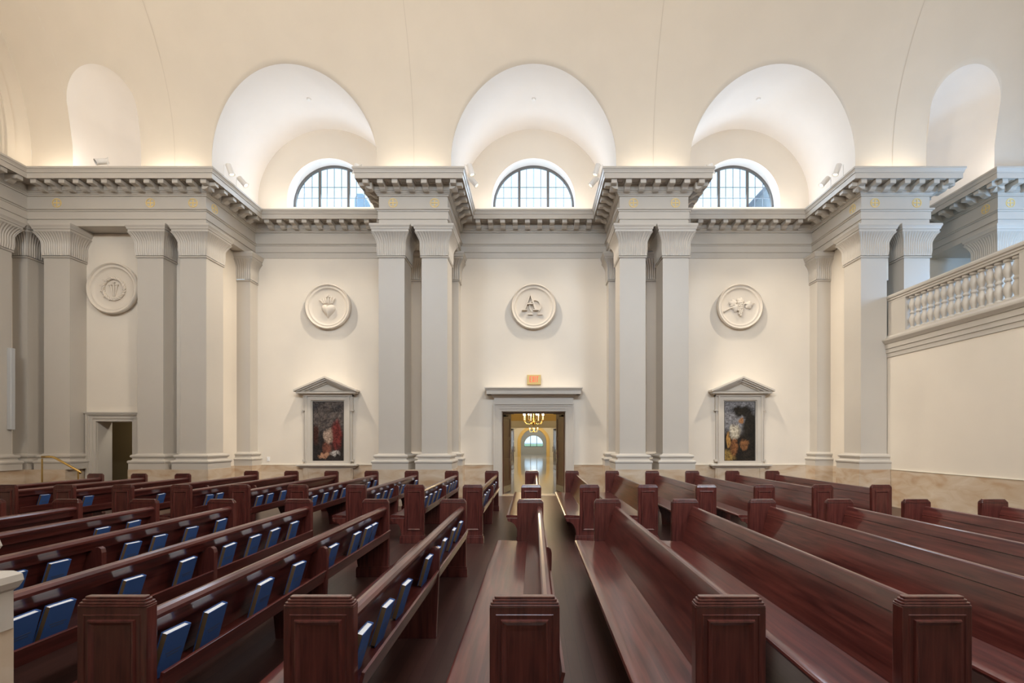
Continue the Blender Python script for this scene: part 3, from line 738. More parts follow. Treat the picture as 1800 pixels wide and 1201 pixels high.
# tall side windows of the hall, seen as bright panes
for s in (-1, 1):
    for k, y in enumerate((31.5, 37.0, 42.5)):
        W = sgroup('window_%d' % (9 + k + (3 if s > 0 else 0)))
        x = s * (HX - 0.012)
        f4 = MB(); f4.box(x - 0.02, x + 0.02, y - 1.3, y + 1.3, 0.75, 0.82).box(x - 0.02, x + 0.02, y - 1.3, y + 1.3, 2.4, 2.47)
        for yy in (-1.3, 0, 1.24): f4.box(x - 0.02, x + 0.02, y + yy, y + yy + 0.06, 0.82, 2.4)
        obj('window_frame', f4, M_BRONZE, W)
        obj('pane', MB().box(x - 0.005, x + 0.005, y - 1.24, y + 1.24, 0.82, 2.4), mat('lit_window', (0.7, 0.85, 1), 0.2, emit=(0.55, 0.75, 1.0), estr=0.9), W)

def chandelier(label, loc, R, n, power):
    t = thing('chandelier', label, 'chandelier', loc, 0, None)
    st = MB(); st.lathe([(0.012, HZ - loc[2]), (0.012, 0.10), (0.05, 0.06), (0.03, 0.0), (0.07, -0.05), (0.09, -0.10), (0.05, -0.16), (0.02, -0.20), (0.03, -0.23), (0.005, -0.27)], 12)
    obj('stem', st, M_BRASS, t, smooth=True)
    for k in range(n):
        a = 2 * pi * (k + 0.35) / n; c, s = cos(a), sin(a)
        pts = [(0.06 * c, 0.06 * s, -0.08), (R * 0.4 * c, R * 0.4 * s, -0.17), (R * 0.75 * c, R * 0.75 * s, -0.15), (R * c, R * s, -0.02)]
        am_ = MB().tube(pts, 0.013, 6); am_.lathe([(0.012, -0.03), (0.05, 0.0), (0.05, 0.01), (0.012, 0.012)], 10, (R * c, R * s, 0)); ao = obj('arm', am_, M_BRASS, t, smooth=True)
        obj('candle', MB().lathe([(0.016, 0.01), (0.016, 0.20)], 8, (R * c, R * s, 0)), M_CANDLE, ao)
        obj('bulb', MB().lathe([(0.012, 0.20), (0.028, 0.235), (0.02, 0.27), (0.004, 0.30)], 8, (R * c, R * s, 0)), M_FLAME, ao)
    d = bpy.data.lights.new('chandelier_glow', 'POINT'); d.energy = power; d.color = (1, 0.78, 0.48); d.shadow_soft_size = 0.4
    o = bpy.data.objects.new('chandelier_glow', d); C.objects.link(o); o.parent = t; o.location = (0, 0, 0.5)
chandelier('brass candle chandelier just inside the main doorway', (0, 20.5, H(0.84)), 0.43, 8, 105)
chandelier('small brass chandelier farther down the hall, in front of the arch', (0, 44.0, H(0.90)), 0.42, 6, 150)
area('hall_fill', (0, 45, HZ - 0.05), (0, 0, -1), 1.0, 6, 35, (1, 0.9, 0.75))  # unseen fill lights added under the hall ceiling
area('hall_fill', (0, 52, HZ - 0.05), (0, 0, -1), 1.0, 3, 60, (0.9, 0.95, 1))
area('hall_fill', (0, 30, HZ - 0.05), (0, 0, -1), 1.0, 5, 25, (1, 0.9, 0.75))

# ------------------------------------------------------------------ small door in the narrow bay
D3 = sgroup('door_3', 'dark open doorway in the narrow bay by the brass handrail')
obj('architrave', door_case(D3, NX0, NX1, NDH, NB, 0.21), M_TRIM, D3)
obj('cap_moulding', MB().box(NX0 - 0.23, NX1 + 0.23, NB - 0.14, NB, NDH + 0.205, NDH + 0.235), M_TRIM, D3)
obj('jamb_lining', MB().box(NX0, NX0 + 0.01, NB, NB + 0.42, 0, NDH).box(NX1 - 0.01, NX1, NB, NB + 0.42, 0, NDH), M_TRIM, D3)

# ------------------------------------------------------------------ medallions
def medallion(label, x, y, r=0.66):
    t = thing('medallion', label, 'medallion', (x, y, H(3.87)), 0, 'round plaster medallions on the walls')
    prof = [(r * 0.93, 0.0), (r * 0.97, -0.03), (r, -0.08), (r * 0.99, -0.125), (r * 0.955, -0.145), (r * 0.925, -0.13), (r * 0.91, -0.105), (r * 0.85, -0.092), (r * 0.83, -0.10), (r * 0.81, -0.09), (r * 0.79, -0.066), (r * 0.75, -0.056), (r * 0.72, -0.05), (r * 0.5, -0.042), (r * 0.2, -0.038), (0.001, -0.036)]
    obj('disc', MB().lathe(prof, 64, axis='y', cap0=False, cap1=False), M_TRIM_L, t, smooth=True, auto=50)
    return t
M_TRIM_L = plaster('medallion_paint', (0.70, 0.63, 0.54), 0.6)
def inflate(mb, P, y0, dep, steps=6, cen=None):
    cx = sum(p[0] for p in P) / len(P) if cen is None else cen[0]; cz = sum(p[1] for p in P) / len(P) if cen is None else cen[1]
    R = []
    for k in range(steps + 1):
        a = (pi / 2) * k / steps; s = max(cos(a), 0.03)
        R.append([(cx + (x - cx) * s, y0 - dep * sin(a), cz + (z - cz) * s) for x, z in P])
    mb.rings(R, True, False, True); return mb
# heart
mh = medallion('round medallion carved with a flaming heart', -5.96, YB)
hp = []
for i in range(48):
    a = 2 * pi * i / 48
    hp.append((0.0125 * 16 * sin(a) ** 3, 0.0125 * (13 * cos(a) - 5 * cos(2 * a) - 2 * cos(3 * a) - cos(4 * a)) * 1.12 - 0.10))
obj('heart', inflate(MB(), hp, -0.03, 0.15, 8, (0, -0.06)), M_TRIM_L, mh, smooth=True)
fl = MB()
for cx, lean, ht in ((-0.10, -0.5, 0.16), (-0.05, -0.2, 0.2), (0.0, 0.05, 0.22), (0.06, 0.3, 0.2), (0.11, 0.6, 0.16), (-0.13, -0.9, 0.10)):
    b0 = 0.10
    fl.tube([(cx, -0.05, b0), (cx + lean * 0.05, -0.075, b0 + ht * 0.4), (cx + lean * 0.08, -0.075, b0 + ht * 0.7), (cx + lean * 0.16, -0.06, b0 + ht)], [0.032, 0.036, 0.024, 0.004], 8)
fl.box(-0.012, 0.012, -0.10, -0.06, 0.12, 0.36); fl.box(-0.06, 0.06, -0.10, -0.06, 0.27, 0.295)
obj('flames', fl, M_TRIM_L, mh, smooth=True, auto=40)
# alpha and omega
ma = medallion('round medallion with interlaced alpha and omega letters above the exit sign', 0.0, YB)
al = MB(); Y0, Y1 = -0.15, -0.05
al.prism([(-0.265, -0.09), (-0.235, -0.09), (-0.085, 0.34), (-0.10, 0.37)], Y0, Y1)
al.prism([(-0.115, 0.37), (-0.10, 0.38), (0.10, -0.09), (0.03, -0.09)], Y0, Y1)
al.prism([(-0.215, 0.06), (-0.205, 0.085), (0.01, 0.085), (0.02, 0.06)], Y0, Y1)
al.box(-0.335, -0.19, Y0, Y1, -0.115, -0.09); al.box(-0.015, 0.155, Y0, Y1, -0.115, -0.09)
obj('alpha_letter', al, M_TRIM_L, ma, bevel=0.005)
om = MB(); arc = []
for i in range(29):
    a = radians(-60 + 300 * i / 28); arc.append((0.045 + 0.175 * cos(a), sin(a) * 0.205 + 0.015))
for (a, b) in zip(arc, arc[1:]):
    cx, cz = 0.045, 0.015; k = lambda p, s: (cx + (p[0] - cx) * s, cz + (p[1] - cz) * s)
    om.prism([k(a, 1.0), k(b, 1.0), k(b, 0.80), k(a, 0.80)], -0.10, -0.045)
om.box(-0.165, -0.025, -0.105, -0.045, -0.235, -0.19); om.box(0.115, 0.255, -0.105, -0.045, -0.235, -0.19)
om.prism([(-0.05, -0.2), (-0.028, -0.2), (-0.03, -0.15), (-0.065, -0.15)], -0.10, -0.045); om.prism([(0.118, -0.2), (0.14, -0.2), (0.155, -0.15), (0.12, -0.15)], -0.10, -0.045)
obj('omega_letter', om, M_TRIM_L, ma)
# grapes
mg = medallion('round medallion carved with grapes and vine leaves', 5.98, YB)
gp = MB(); k = 0
for row in range(8):
    cnt = (3, 4, 4, 3, 3, 2, 2, 1)[row]
    for i in range(cnt):
        gp.sphere((0.005 + (i - (cnt - 1) / 2) * 0.055 + 0.012 * (row % 2), -0.075 - 0.035 * cos((i - (cnt - 1) / 2) * 0.9), 0.11 - row * 0.052), 0.034, 9, 6)
obj('grape_bunch', gp, M_TRIM_L, mg, smooth=True, auto=40)
def vine_leaf(cx, cz, r, rot):
    P = []
    for i in range(40):
        a = 2 * pi * i / 40; rr = r * (0.72 + 0.28 * abs(cos(2.5 * a))) ; P.append((cx + rr * cos(a + rot), cz + rr * sin(a + rot)))
    return inflate(MB(), P, -0.05, 0.055, 4)
for cx, cz, r, rot in ((-0.19, 0.10, 0.135, 0.4), (-0.10, -0.02, 0.14, 2.0), (0.02, 0.16, 0.12, 1.2), (0.27, 0.05, 0.13, 0.1)):
    obj('vine_leaf', vine_leaf(cx, cz, r, rot), M_TRIM_L, mg, smooth=True, auto=45)
sm = MB(); sm.tube([(-0.47, -0.06, -0.16), (-0.40, -0.08, -0.10), (-0.28, -0.085, -0.04), (-0.15, -0.08, -0.01), (0.05, -0.08, 0.09), (0.25, -0.08, 0.08), (0.44, -0.07, 0.10)], [0.03, 0.022, 0.02, 0.018, 0.017, 0.016, 0.01], 8)
obj('vine_stem', sm, M_TRIM_L, mg, smooth=True)
# crown of thorns
mc = medallion('round medallion carved with a crown of thorns around three nails', -10.73, NB)
th = MB()
for ph in (0, 2 * pi / 3, 4 * pi / 3):
    th.tube([((0.27 + 0.022 * cos(9 * a + ph)) * cos(a), -0.065 + 0.02 * sin(9 * a + ph), (0.27 + 0.022 * cos(9 * a + ph)) * sin(a)) for a in [2 * pi * i / 72 for i in range(72)]], 0.019, 6, closed=True)
for i in range(26):
    a = 2 * pi * i / 26 + 0.1; o_ = 0.07 * (1 if i % 2 else -0.6); b = a + 0.18
    th.tube([(0.27 * cos(a), -0.07, 0.27 * sin(a)), ((0.27 + o_) * cos(b), -0.10, (0.27 + o_) * sin(b))], [0.017, 0.003], 5)
obj('thorn_crown', th, M_TRIM_L, mc, smooth=True)
for x, xb, zt in ((-0.085, -0.02, 0.09), (0.0, 0.0, 0.15), (0.085, 0.02, 0.09)):
    nl = MB(); nl.tube([(x, -0.06, zt), (x + (xb - x) * 0.9, -0.055, -0.16), (xb, -0.05, -0.20)], [0.017, 0.013, 0.003], 6)
    nl.box(x - 0.035, x + 0.035, -0.085, -0.045, zt, zt + 0.022); obj('nail', nl, M_TRIM_L, mc)

# ------------------------------------------------------------------ pedimented frames and paintings
def aedicule(label, x, plabel, pm, pcat='painting'):
    t = thing('picture_surround', label, 'picture frame', (x, YB, 0), 0, None)
    px, z0, z1 = 0.455, H(-0.60), H(1.13)
    mb = MB()
    for a, b, d in ((0, 0.03, 0.06), (0.03, 0.14, 0.10), (0.14, 0.185, 0.13)):
        mb.box(-px - b, -px - a, -d, 0, z0 - 0.02, z1 + b); mb.box(px + a, px + b, -d, 0, z0 - 0.02, z1 + b); mb.box(-px - a, px + a, -d, 0, z1 + a, z1 + b)
    mb.box(-px - 0.20, px + 0.20, -0.11, 0, ZM + 0.03, z0 - 0.0)
    obj('moulded_frame', mb, M_TRIM, t)
    fz = MB(); fz.box(-px - 0.26, px + 0.26, -0.115, 0, z1 + 0.14, z1 + 0.20)
    for s in (-1, 1):
        fz.box(s * (px + 0.20) - 0.06, s * (px + 0.20) + 0.06, -0.085, 0, z1 - 0.26, z1 + 0.20); fz.box(s * (px + 0.21) - 0.075, s * (px + 0.21) + 0.075, -0.10, 0, z1 - 0.285, z1 - 0.255)
        fz.box(s * (px + 0.19) - 0.05, s * (px + 0.19) + 0.05, -0.07, 0, z0, z1 - 0.285); fz.box(s * (px + 0.21) - 0.075, s * (px + 0.21) + 0.075, -0.09, 0, z0 - 0.02, z0 + 0.04)
    obj('frieze', fz, M_TRIM, t)
    pe = MB(); hw_ = 0.80; zb, zt = H(1.345), H(1.83); zc0 = H(1.40)
    # horizontal cornice
    R = []
    for p, h in ((0.10, z1 + 0.20), (0.13, zb - 0.03), (0.15, zb - 0.005), (0.235, zb), (0.235, zb + 0.05), (0.25, zb + 0.06), (0.0, zb + 0.062)):
        e_ = max(p - 0.10, 0); R.append([(-0.72 - e_, 0, h), (-0.72 - e_, -p, h), (0.72 + e_, -p, h), (0.72 + e_, 0, h)])
    pe.rings(R, True, True, True)
    # raking cornices, three steps
    for d0, d1, dep in ((0.0, 0.055, 0.31), (0.055, 0.10, 0.27), (0.10, 0.15, 0.21), (0.15, 0.19, 0.14)):
        for s in (-1, 1):
            X = 0.90; zl = zc0
            a0, a1 = (s * (X - d0 * 1.3), zl + 0.00), (0, zt - d0)
            P = [(s * (X), zl + 0.045 - d0), (0, zt - d0), (0, zt - d1), (s * X, zl + 0.045 - d1)]
            P = [(min(max(q[0], -0.9), 0.9), q[1]) for q in P]
            if d0 > 0:
                # clip to the horizontal cornice line
                sl = (zt - (zl + 0.045)) / X
                P = [(s * max((zt - d0 - (zb + 0.06)) / sl, 0), zb + 0.06), (0, zt - d0), (0, zt - d1), (s * max((zt - d1 - (zb + 0.06)) / sl, 0), zb + 0.06)]
            pe.prism(P, -dep, 0)
    pe.prism([(-0.72, zb + 0.06), (0.72, zb + 0.06), (0, zt - 0.17)], -0.09, 0)
    pe.prism([(-0.40, zb + 0.07), (0.40, zb + 0.07), (0, zt - 0.27)], -0.105, 0)
    obj('pediment', pe, M_TRIM, t)
    si = MB(); R = []
    for p, h in ((0.10, ZM - 0.09), (0.12, ZM - 0.06), (0.16, ZM - 0.03), (0.20, ZM - 0.02), (0.20, ZM + 0.02), (0.18, ZM + 0.035), (0, ZM + 0.036)):
        R.append([(-0.72 - p * 0.8, 0, h), (-0.72 - p * 0.8, -p, h), (0.72 + p * 0.8, -p, h), (0.72 + p * 0.8, 0, h)])
    si.rings(R, True, True, True); obj('sill', si, M_TRIM, t)
    ap = MB(); ap.box(-0.72, 0.72, -0.085, -0.03, 0, ZM - 0.09).box(-0.68, -0.56, -0.105, -0.085, 0, ZM - 0.09).box(0.56, 0.68, -0.105, -0.085, 0, ZM - 0.09)
    obj('apron', ap, M_MARBLE, t)
    pt = thing('painting', plabel, pcat, (x, YB, 0))
    obj('canvas', MB().box(-px + 0.02, px - 0.02, -0.045, -0.002, z0 + 0.0, z1 - 0.02), pm, pt)
    ff = MB()
    for a in ((-px, -px + 0.02, z0 - 0.02, z1), (px - 0.02, px, z0 - 0.02, z1), (-px + 0.02, px - 0.02, z1 - 0.02, z1), (-px + 0.02, px - 0.02, z0 - 0.02, z0)): ff.box(a[0], a[1], -0.055, -0.002, a[2], a[3])
    obj('slip_frame', ff, M_DARK, pt)
aedicule('greige pedimented picture surround beneath the heart medallion', -5.965, 'dark painting with clouds and red robes beneath the heart medallion', M_PAINT1)
aedicule('greige pedimented picture surround beneath the grape medallion', 5.99, 'dark painting with pale shirt and black tree beneath the grape medallion', M_PAINT2)

sw = thing('light_switch', 'white light switch plate on the wall beside the heart painting', 'switch', (-7.73, YB, H(-0.55)))
obj('plate', MB().box(-0.042, 0.042, -0.012, 0, -0.065, 0.065), M_WHITE, sw, bevel=0.004); obj('rocker', MB().box(-0.014, 0.014, -0.018, -0.012, -0.028, 0.028), M_WHITE, sw)

# smoke detectors on the lunette crowns
for bx, lab in ((-BAY, 'heart'), (0, 'doorway'), (BAY, 'grape')):
    s_ = thing('smoke_detector', 'small round detector on the lunette ceiling of the %s bay' % lab, 'detector', (bx, 12.85, H0 + 2.058), 0, 'detectors on the lunette ceilings')
    obj('body', MB().lathe([(0.06, 0.0), (0.06, -0.02), (0.045, -0.035), (0.002, -0.037)], 16), M_METAL, s_, smooth=True, auto=40)

# ------------------------------------------------------------------ spotlights on the cornice
def spotlight(label, loc, target, power, group='white spotlights along the cornice', arm=None, cone=54):
    t = thing('spotlight', label, 'spotlight', loc, 0, group)
    d = (Vector(target) - Vector(loc)).normalized(); q = d.to_track_quat('-Z', 'Y'); M = q.to_matrix().to_4x4()
    def T(mb): mb.v = [tuple(M @ Vector(p)) for p in mb.v]; return mb
    obj('housing', T(MB().lathe([(0.02, 0.11), (0.062, 0.105), (0.066, 0.09), (0.066, -0.125), (0.072, -0.13), (0.072, -0.155), (0.058, -0.155), (0.055, -0.12)], 20, cap1=False)), M_METAL, t, smooth=True, auto=40)
    obj('lens', T(MB().lathe([(0.054, -0.125), (0.002, -0.118)], 20, cap0=False)), M_LENS if power else M_DARK, t)
    a = MB(); ax = arm if arm else (0.0, 0.0, -0.2)
    a.tube([(0, 0, 0.02), (ax[0], ax[1], 0.10), (ax[0], ax[1], ax[2])], 0.009, 6)
    obj('arm', a, M_METAL, t)
    if power:
        L_ = bpy.data.lights.new('spot_beam', 'SPOT'); L_.energy = power; L_.color = (1.0, 0.88, 0.72); L_.spot_size = radians(cone); L_.spot_blend = 1.0; L_.shadow_soft_size = 0.045
        o = bpy.data.objects.new('spot_beam', L_); C.objects.link(o); o.parent = t
        o.location = d * 0.17; o.rotation_euler = q.to_euler()
for bx, nm in ((-BAY, 'heart'), (0, 'doorway'), (BAY, 'grape')):
    for s, sd in ((-1, 'handrail'), (1, 'balcony')):
        for k, (y, kk) in enumerate(((12.0, 'nearer'), (12.5, 'deeper'))):
            x = bx + s * 1.57
            spotlight('white cornice spotlight, %s of two at the %s-side corner of the %s bay' % (kk, sd, nm), (x, y, H(6.74) - 0.04 * k), (bx - s * (2.2 if k else 1.5), 12.9 if k else 13.0, H(2.5 if k else -3.0)), 580 if k else 720, arm=(s * 0.14, 0, -0.2), cone=64 if k else 50)
spotlight('white spotlight standing above the crown-of-thorns bay, aimed at the chancel', (-10.35, 11.62, H(6.70)), (-12.4, 9.2, 6.6), 0, arm=(0.12, 0, -0.17))

# ------------------------------------------------------------------ balcony
slab = MB().box(8.77, 13.0, -0.4, YB, H(2.05), H(2.45)); struct('floor_loft', slab, M_CREAM)
bal = sgroup('trim_9', 'stepped moulding along the balcony edge')
R = []
for p, h in ((0.0, 2.04), (0.03, 2.04), (0.03, 2.14), (0.05, 2.145), (0.05, 2.245), (0.07, 2.25), (0.07, 2.36), (0.09, 2.37), (0.11, 2.40), (0.145, 2.44), (0.15, 2.47), (0.06, 2.475), (0.06, 2.52), (0.0, 2.58)):
    R.append([(8.77 - p, -0.4, H(h)), (8.77 - p, YF + 0.14, H(h))])
mb = MB(); mb.rings([list(a) for a in zip(*R)], closed=False)
obj('edge_moulding', mb, M_TRIM, bal)
BX = 8.86
bs = thing('balustrade', 'cream balustrade with turned balusters along the balcony', 'balustrade', (BX, 0, 0))
obj('bottom_rail', MB().box(-0.10, 0.14, -0.4, YF, H(2.45), H(2.60)), M_TRIM, bs)
hr = MB(); R = []
for p, h in ((-0.08, 3.38), (-0.10, 3.385), (-0.10, 3.43), (-0.12, 3.435), (-0.12, 3.47), (-0.145, 3.49), (-0.15, 3.53), (-0.13, 3.565), (0.13, 3.565), (0.15, 3.53), (0.12, 3.435), (0.08, 3.38)):
    R.append([(p + 0.02, -0.4, H(h)), (p + 0.02, YF, H(h))])
hr.rings([list(a) for a in zip(*R)], True, True, True); obj('handrail', hr, M_TRIM, bs)
obj('pedestal', MB().box(-0.085, 0.125, 11.42, YF, H(2.60), H(3.38)), M_TRIM, bs); obj('pedestal', MB().box(-0.085, 0.125, 8.16, 8.74, H(2.60), H(3.38)), M_TRIM, bs)
bm_ = MB().lathe([(0.075, 0.0), (0.075, 0.04), (0.045, 0.06), (0.05, 0.09), (0.07, 0.16), (0.078, 0.22), (0.065, 0.29), (0.042, 0.345), (0.045, 0.36), (0.058, 0.37), (0.06, 0.39), (0.058, 0.41), (0.045, 0.42), (0.042, 0.435), (0.065, 0.49), (0.078, 0.56), (0.07, 0.62), (0.05, 0.69), (0.045, 0.72), (0.075, 0.74), (0.075, 0.785)], 20)
b0 = obj('baluster', bm_, M_TRIM, bs, smooth=True, auto=50, loc=(0.02, 11.32, H(2.598)))
for i in range(1, 15):
    o = b0.copy(); C.objects.link(o); o.parent = bs; o.location = (0.02, 11.32 - 0.175 * i, H(2.598))
for i in range(6):
    o = b0.copy(); C.objects.link(o); o.parent = bs; o.location = (0.02, 8.06 - 0.175 * i, H(2.598))

# slim loudspeakers fixed to pillars
def column_speaker(label, loc, hgt, wd=0.13):
    t = thing('column_speaker', label, 'loudspeaker', loc)
    obj('cabinet', MB().box(-wd / 2, wd / 2, -0.09, 0.09, 0, hgt), M_METAL, t, bevel=0.012)
    obj('grille', MB().box(-wd / 2 + 0.012, wd / 2 - 0.012, -0.094, -0.09, 0.03, hgt - 0.03), M_CREAM, t)
    obj('wall_bracket', MB().box(-0.03, 0.03, 0.02, 0.14, hgt * 0.45, hgt * 0.55), M_METAL, t)
column_speaker('slim pale column loudspeaker in the gap between the balcony pillars', (8.86, YF + 0.28, H(4.02)), 1.02)
t = thing('column_speaker', 'slim grey column loudspeaker on the pillar at the picture edge', 'loudspeaker', (-12.53, 11.55, H(0.25)))
obj('cabinet', MB().box(0.0, 0.10, -0.05, 0.05, 0, 1.95), M_GREY, t, bevel=0.01); obj('grille', MB().box(0.10, 0.104, -0.04, 0.04, 0.03, 1.92), M_GREY, t)

# brass handrail
hd = thing('handrail', 'short brass stair handrail by the small dark door', 'handrail', (-10.9, 11.0, 0))
obj('post', MB().tube([(-0.28, 0, 0.12), (-0.28, 0, 1.20)], 0.016, 10).lathe([(0.04, 0), (0.04, 0.02), (0.016, 0.03)], 12, (-0.28, 0, 0.12)), M_BRASS, hd)
obj('post', MB().tube([(0.54, 0, 0.0), (0.54, 0, 0.92)], 0.016, 10).lathe([(0.04, 0), (0.04, 0.02), (0.016, 0.03)], 12, (0.54, 0, 0.0)), M_BRASS, hd)
obj('rail', MB().tube([(-0.34, 0.22, 1.24), (-0.28, 0.0, 1.24), (-0.06, 0, 1.24), (0.0, 0, 1.225), (0.58, 0, 0.90), (0.60, 0, 0.86)], 0.024, 10), M_BRASS, hd, smooth=True)

# things seen through the windows
tag(struct('tower', MB().box(-22.2, -20.9, 60, 62, -0.1, H(30)).prism([(-22.2, H(30)), (-20.9, H(30)), (-21.2, H(30.6)), (-21.9, H(30.6))], 60, 62), mat('tower_stone', (0.30, 0.42, 0.55), 0.8)), 'pale blue tower seen through the window above the heart medallion', 'tower')
bpy.data.objects['tower']['kind'] = 'thing'
rf = thing('gable_roof', 'grey gable roof seen through the window above the grape medallion', 'roof', (0, 0, 0))
obj('slope', MB().prism([(10.6, H(11.6)), (12.1, H(13.3)), (12.2, H(13.2)), (10.9, H(11.6))], 24.6, 30), mat('roof_slate', (0.16, 0.19, 0.24), 0.8), rf)
obj('gable_wall', MB().prism([(10.75, H(-1.6)), (12.9, H(-1.6)), (12.9, H(12.6)), (12.1, H(13.1)), (10.75, H(11.6))], 25, 30), mat('gable_wall', (0.30, 0.36, 0.42), 0.8), rf)

# ------------------------------------------------------------------ pews
X0 = -0.04; PITCH = 0.917
def make_pew(L_, label, loc):
    t = thing('pew', label, 'pew', loc, 0, 'dark mahogany pews')
    for e, (ya, yb, sg) in enumerate(((0, 0.06, 1), (L_ - 0.06, L_, -1))):
        p = obj('end_panel', MB().box(-0.156, 0.156, ya, yb, 0.12, 0.878), M_WOODV, t, bevel=0.004)
        cp = MB()
        for w_, d_, z0, z1 in ((0.156, 0.004, 0.878, 0.886), (0.152, 0.0, 0.886, 0.897), (0.144, -0.006, 0.897, 0.909), (0.136, -0.012, 0.909, 0.920)):
            q = 0.006
            cp.prism([(-w_ + q, ya - d_), (w_ - q, ya - d_), (w_, ya - d_ + q), (w_, yb + d_ - q), (w_ - q, yb + d_), (-w_ + q, yb + d_), (-w_, yb + d_ - q), (-w_, ya - d_ + q)], z0, z1, axis='z')
        obj('cap', cp, M_WOODV, p, bevel=0.003)
        yo = ya if sg == 1 else yb
        z1 = 0.845; z0 = 0.185; rc = []
        for ins, d in ((0.028, 0.0), (0.030, 0.004), (0.034, 0.004), (0.036, 0.001), (0.050, 0.001), (0.054, 0.012), (0.060, 0.013), (0.072, 0.004), (0.076, 0.001)):
            rc.append((-0.156 + ins, 0.156 - ins, z0 + ins - 0.028, z1 - ins + 0.028, d))
        obj('panel_moulding', MB().frame(rc, yo, sg), M_WOODV, p)
        bs_ = MB(); a_, b_ = (ya - 0.012, yb + 0.012)
        bs_.box(-0.226, 0.172, a_, b_, 0, 0.10); bs_.prism([(-0.226, 0.10), (0.172, 0.10), (0.160, 0.125), (-0.214, 0.125)], a_ + 0.002, b_ - 0.002)
        obj('base', bs_, M_WOODV, p, bevel=0.004)
        br_ = [(-0.15, 0.12), (-0.205, 0.12), (-0.215, 0.17)] + [(-0.215 - 0.14 * (1 - cos(pi / 2 * i / 8)) - 0.0, 0.17 + 0.17 * sin(pi / 2 * i / 8)) for i in range(1, 9)] + [(-0.37, 0.36), (-0.375, 0.392), (-0.15, 0.392)]
        ia, ib = (0.012, 0.06) if sg == 1 else (L_ - 0.06, L_ - 0.012)
        obj('seat_bracket', MB().prism(br_, ia, ib), M_WOODV, p, bevel=0.003)
    ya, yb = 0.06, L_ - 0.06
    st = [(-0.392, 0.405), (-0.395, 0.418), (-0.390, 0.430), (-0.378, 0.436), (-0.33, 0.436), (-0.22, 0.430), (-0.12, 0.424), (-0.04, 0.424), (-0.03, 0.395), (-0.38, 0.395)]
    obj('seat', MB().prism(st, 0.06 - 0.045 if False else ya, yb), M_WOOD, t, smooth=True, auto=35)
    bk = [(-0.045, 0.40), (-0.03, 0.46), (0.014, 0.60), (0.054, 0.733), (0.074, 0.730), (0.034, 0.595), (-0.008, 0.455), (-0.02, 0.40)]
    obj('backrest', MB().prism(bk, ya, yb), M_WOOD, t, smooth=True, auto=35)
    rl = [(0.048, 0.738), (0.076, 0.822), (0.081, 0.831), (0.090, 0.836), (0.108, 0.837), (0.128, 0.829), (0.139, 0.812), (0.138, 0.795), (0.124, 0.775), (0.112, 0.750), (0.104, 0.722), (0.085, 0.718), (0.074, 0.730)]
    obj('top_rail', MB().prism(rl, ya, yb), M_WOOD, t, smooth=True, auto=24)
    rk = MB(); rk.prism([(-0.002, 0.478), (0.150, 0.470), (0.152, 0.484), (0.002, 0.492)], ya, yb); rk.prism([(0.146, 0.462), (0.162, 0.460), (0.186, 0.556), (0.170, 0.560)], ya, yb)
    obj('book_rack', rk, M_WOOD, t, bevel=0.002)
    cs = [(-0.23, 0.0), (0.160, 0.0), (0.188, 0.62), (0.188, 0.70), (0.180, 0.732), (0.158, 0.748), (0.13, 0.745), (0.09, 0.70), (0.07, 0.70), (0.012, 0.53), (-0.02, 0.396), (-0.33, 0.394), (-0.31, 0.33), (-0.25, 0.20)]
    obj('center_support', MB().prism(cs, L_ / 2 - 0.022, L_ / 2 + 0.022), M_WOODV, t, bevel=0.003)
    return t
NEAR0, NEAR1 = 2.149, 5.78; FAR0, FAR1, FARS = 7.58, 11.10, 10.2
ORD = ['', 'first', 'second', 'third', 'fourth', 'fifth', 'sixth', 'seventh', 'eighth', 'ninth', 'tenth']
def pew_name(block, k):
    if k == 0: return 'mahogany pew in line with the open doorway, %s block' % block
    return 'mahogany pew in the %s block, %s from the doorway pew toward the %s' % (block, ORD[abs(k)], 'brass handrail' if k < 0 else 'balcony')
protos = {}
def pew(block, k):
    y0, y1 = (NEAR0, NEAR1) if block == 'near' else (FAR0, FARS if k <= -8 else FAR1)
    L_ = round(y1 - y0, 3); loc = (X0 + PITCH * k, y0, 0)
    if L_ not in protos: protos[L_] = make_pew(L_, pew_name(block, k), loc); return protos[L_]
    return dup(protos[L_], loc, pew_name(block, k), 'dark mahogany pews')
for k in range(-7, 7): pew('near', k)
for k in range(-10, 7): pew('far', k)

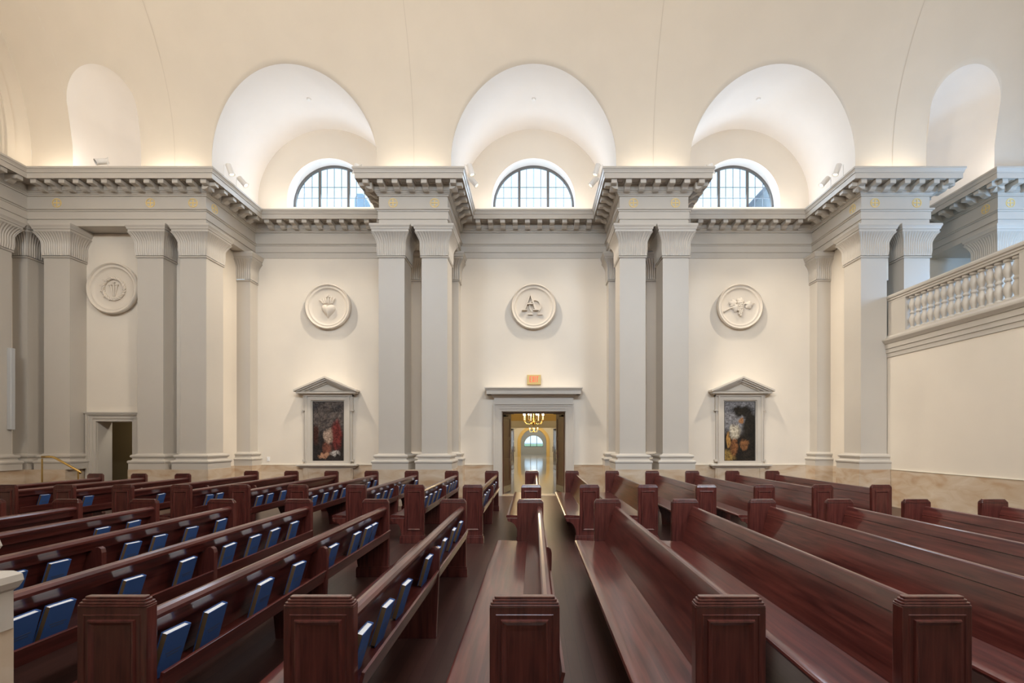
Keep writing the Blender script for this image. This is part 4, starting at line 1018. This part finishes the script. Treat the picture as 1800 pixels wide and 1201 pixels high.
# ------------------------------------------------------------------ hymnals
def make_book(label, loc):
    t = thing('hymnal', label, 'book', loc)
    w_, h_, d_ = 0.155, 0.225, 0.034
    cv = MB(); cv.box(-d_ / 2, -d_ / 2 + 0.004, -w_ / 2, w_ / 2, 0, h_); cv.box(d_ / 2 - 0.004, d_ / 2, -w_ / 2, w_ / 2, 0, h_)
    cv.prism([(-d_ / 2, w_ / 2 - 0.004), (d_ / 2, w_ / 2 - 0.004), (d_ / 2 * 0.8, w_ / 2 + 0.004), (-d_ / 2 * 0.8, w_ / 2 + 0.004)], 0, h_, axis='z')
    obj('cover', cv, M_BLUE, t, bevel=0.0015)
    pg = MB(); pg.box(-d_ / 2 + 0.004, d_ / 2 - 0.004, -w_ / 2 + 0.006, w_ / 2 - 0.004, 0.005, h_ - 0.006)
    q = obj('pages', pg, [M_PAPER, M_GILT_SHADE], t)
    for p in q.data.polygons:
        if p.normal.y < -0.9: p.material_index = 1
    tt = MB()
    for z, hw_ in ((0.112, 0.050), (0.096, 0.038)): tt.box(d_ / 2, d_ / 2 + 0.0006, -hw_, hw_, z, z + 0.009)
    obj('title_stamp', tt, M_TITLE, t)
    return t
BOOKS = {('near', -1): [645, 684, 717, 757, 770, 783.6, 800, 811], ('near', -2): [312, 383.6, 470, 528, 589, 630, 650, 660], ('near', -3): [45, 107, 237, 333, 407, 451, 485.6, 520],
         ('near', -4): [26, 105.6, 234.6, 283, 339, 392.5], ('near', -5): [182, 238.5],
         ('far', -1): [853.6, 857.2, 861, 869.4, 872.8], ('far', -2): [750, 759, 767, 775, 787, 794, 798.5, 803], ('far', -3): [666, 679, 689.5, 701, 710, 733], ('far', -4): [555, 575, 591.5, 607, 649, 661],
         ('far', -5): [458.6, 477, 500], ('far', -6): [370, 388], ('far', -7): [285], ('far', -8): [157], ('far', -9): [80]}
book0 = None
for (blk, k), xs in BOOKS.items():
    Xt = X0 + PITCH * k + 0.15; last = -9
    y0, y1 = (NEAR0, NEAR1) if blk == 'near' else (FAR0, FARS if k <= -8 else FAR1)
    mid = (y0 + y1) / 2
    for i, x in enumerate(sorted(xs)):
        y = 850 * Xt / (x - 938); y = max(y, y0 + 0.16, last + 0.185); y = min(y, y1 - 0.15)
        if abs(y - mid) < 0.125: y = mid + (0.125 if y > mid else -0.125)
        if y < last + 0.175: y = last + 0.175
        last = y
        lab = 'blue hymnal, %s from the near end, in the %s %s-block pew toward the handrail' % (ORD[i + 1], ORD[-k], blk)
        loc = (X0 + PITCH * k + 0.080, y, 0.494)
        g = 'hymnals in the %s %s-block pew toward the handrail' % (ORD[-k], blk)
        if book0 is None: book0 = make_book(lab, loc); book0['group'] = g; b = book0
        else: b = dup(book0, loc, lab, g)
        b.rotation_euler = (random.uniform(-0.05, 0.05), radians(random.uniform(15.5, 17.5)), random.uniform(-0.03, 0.03))
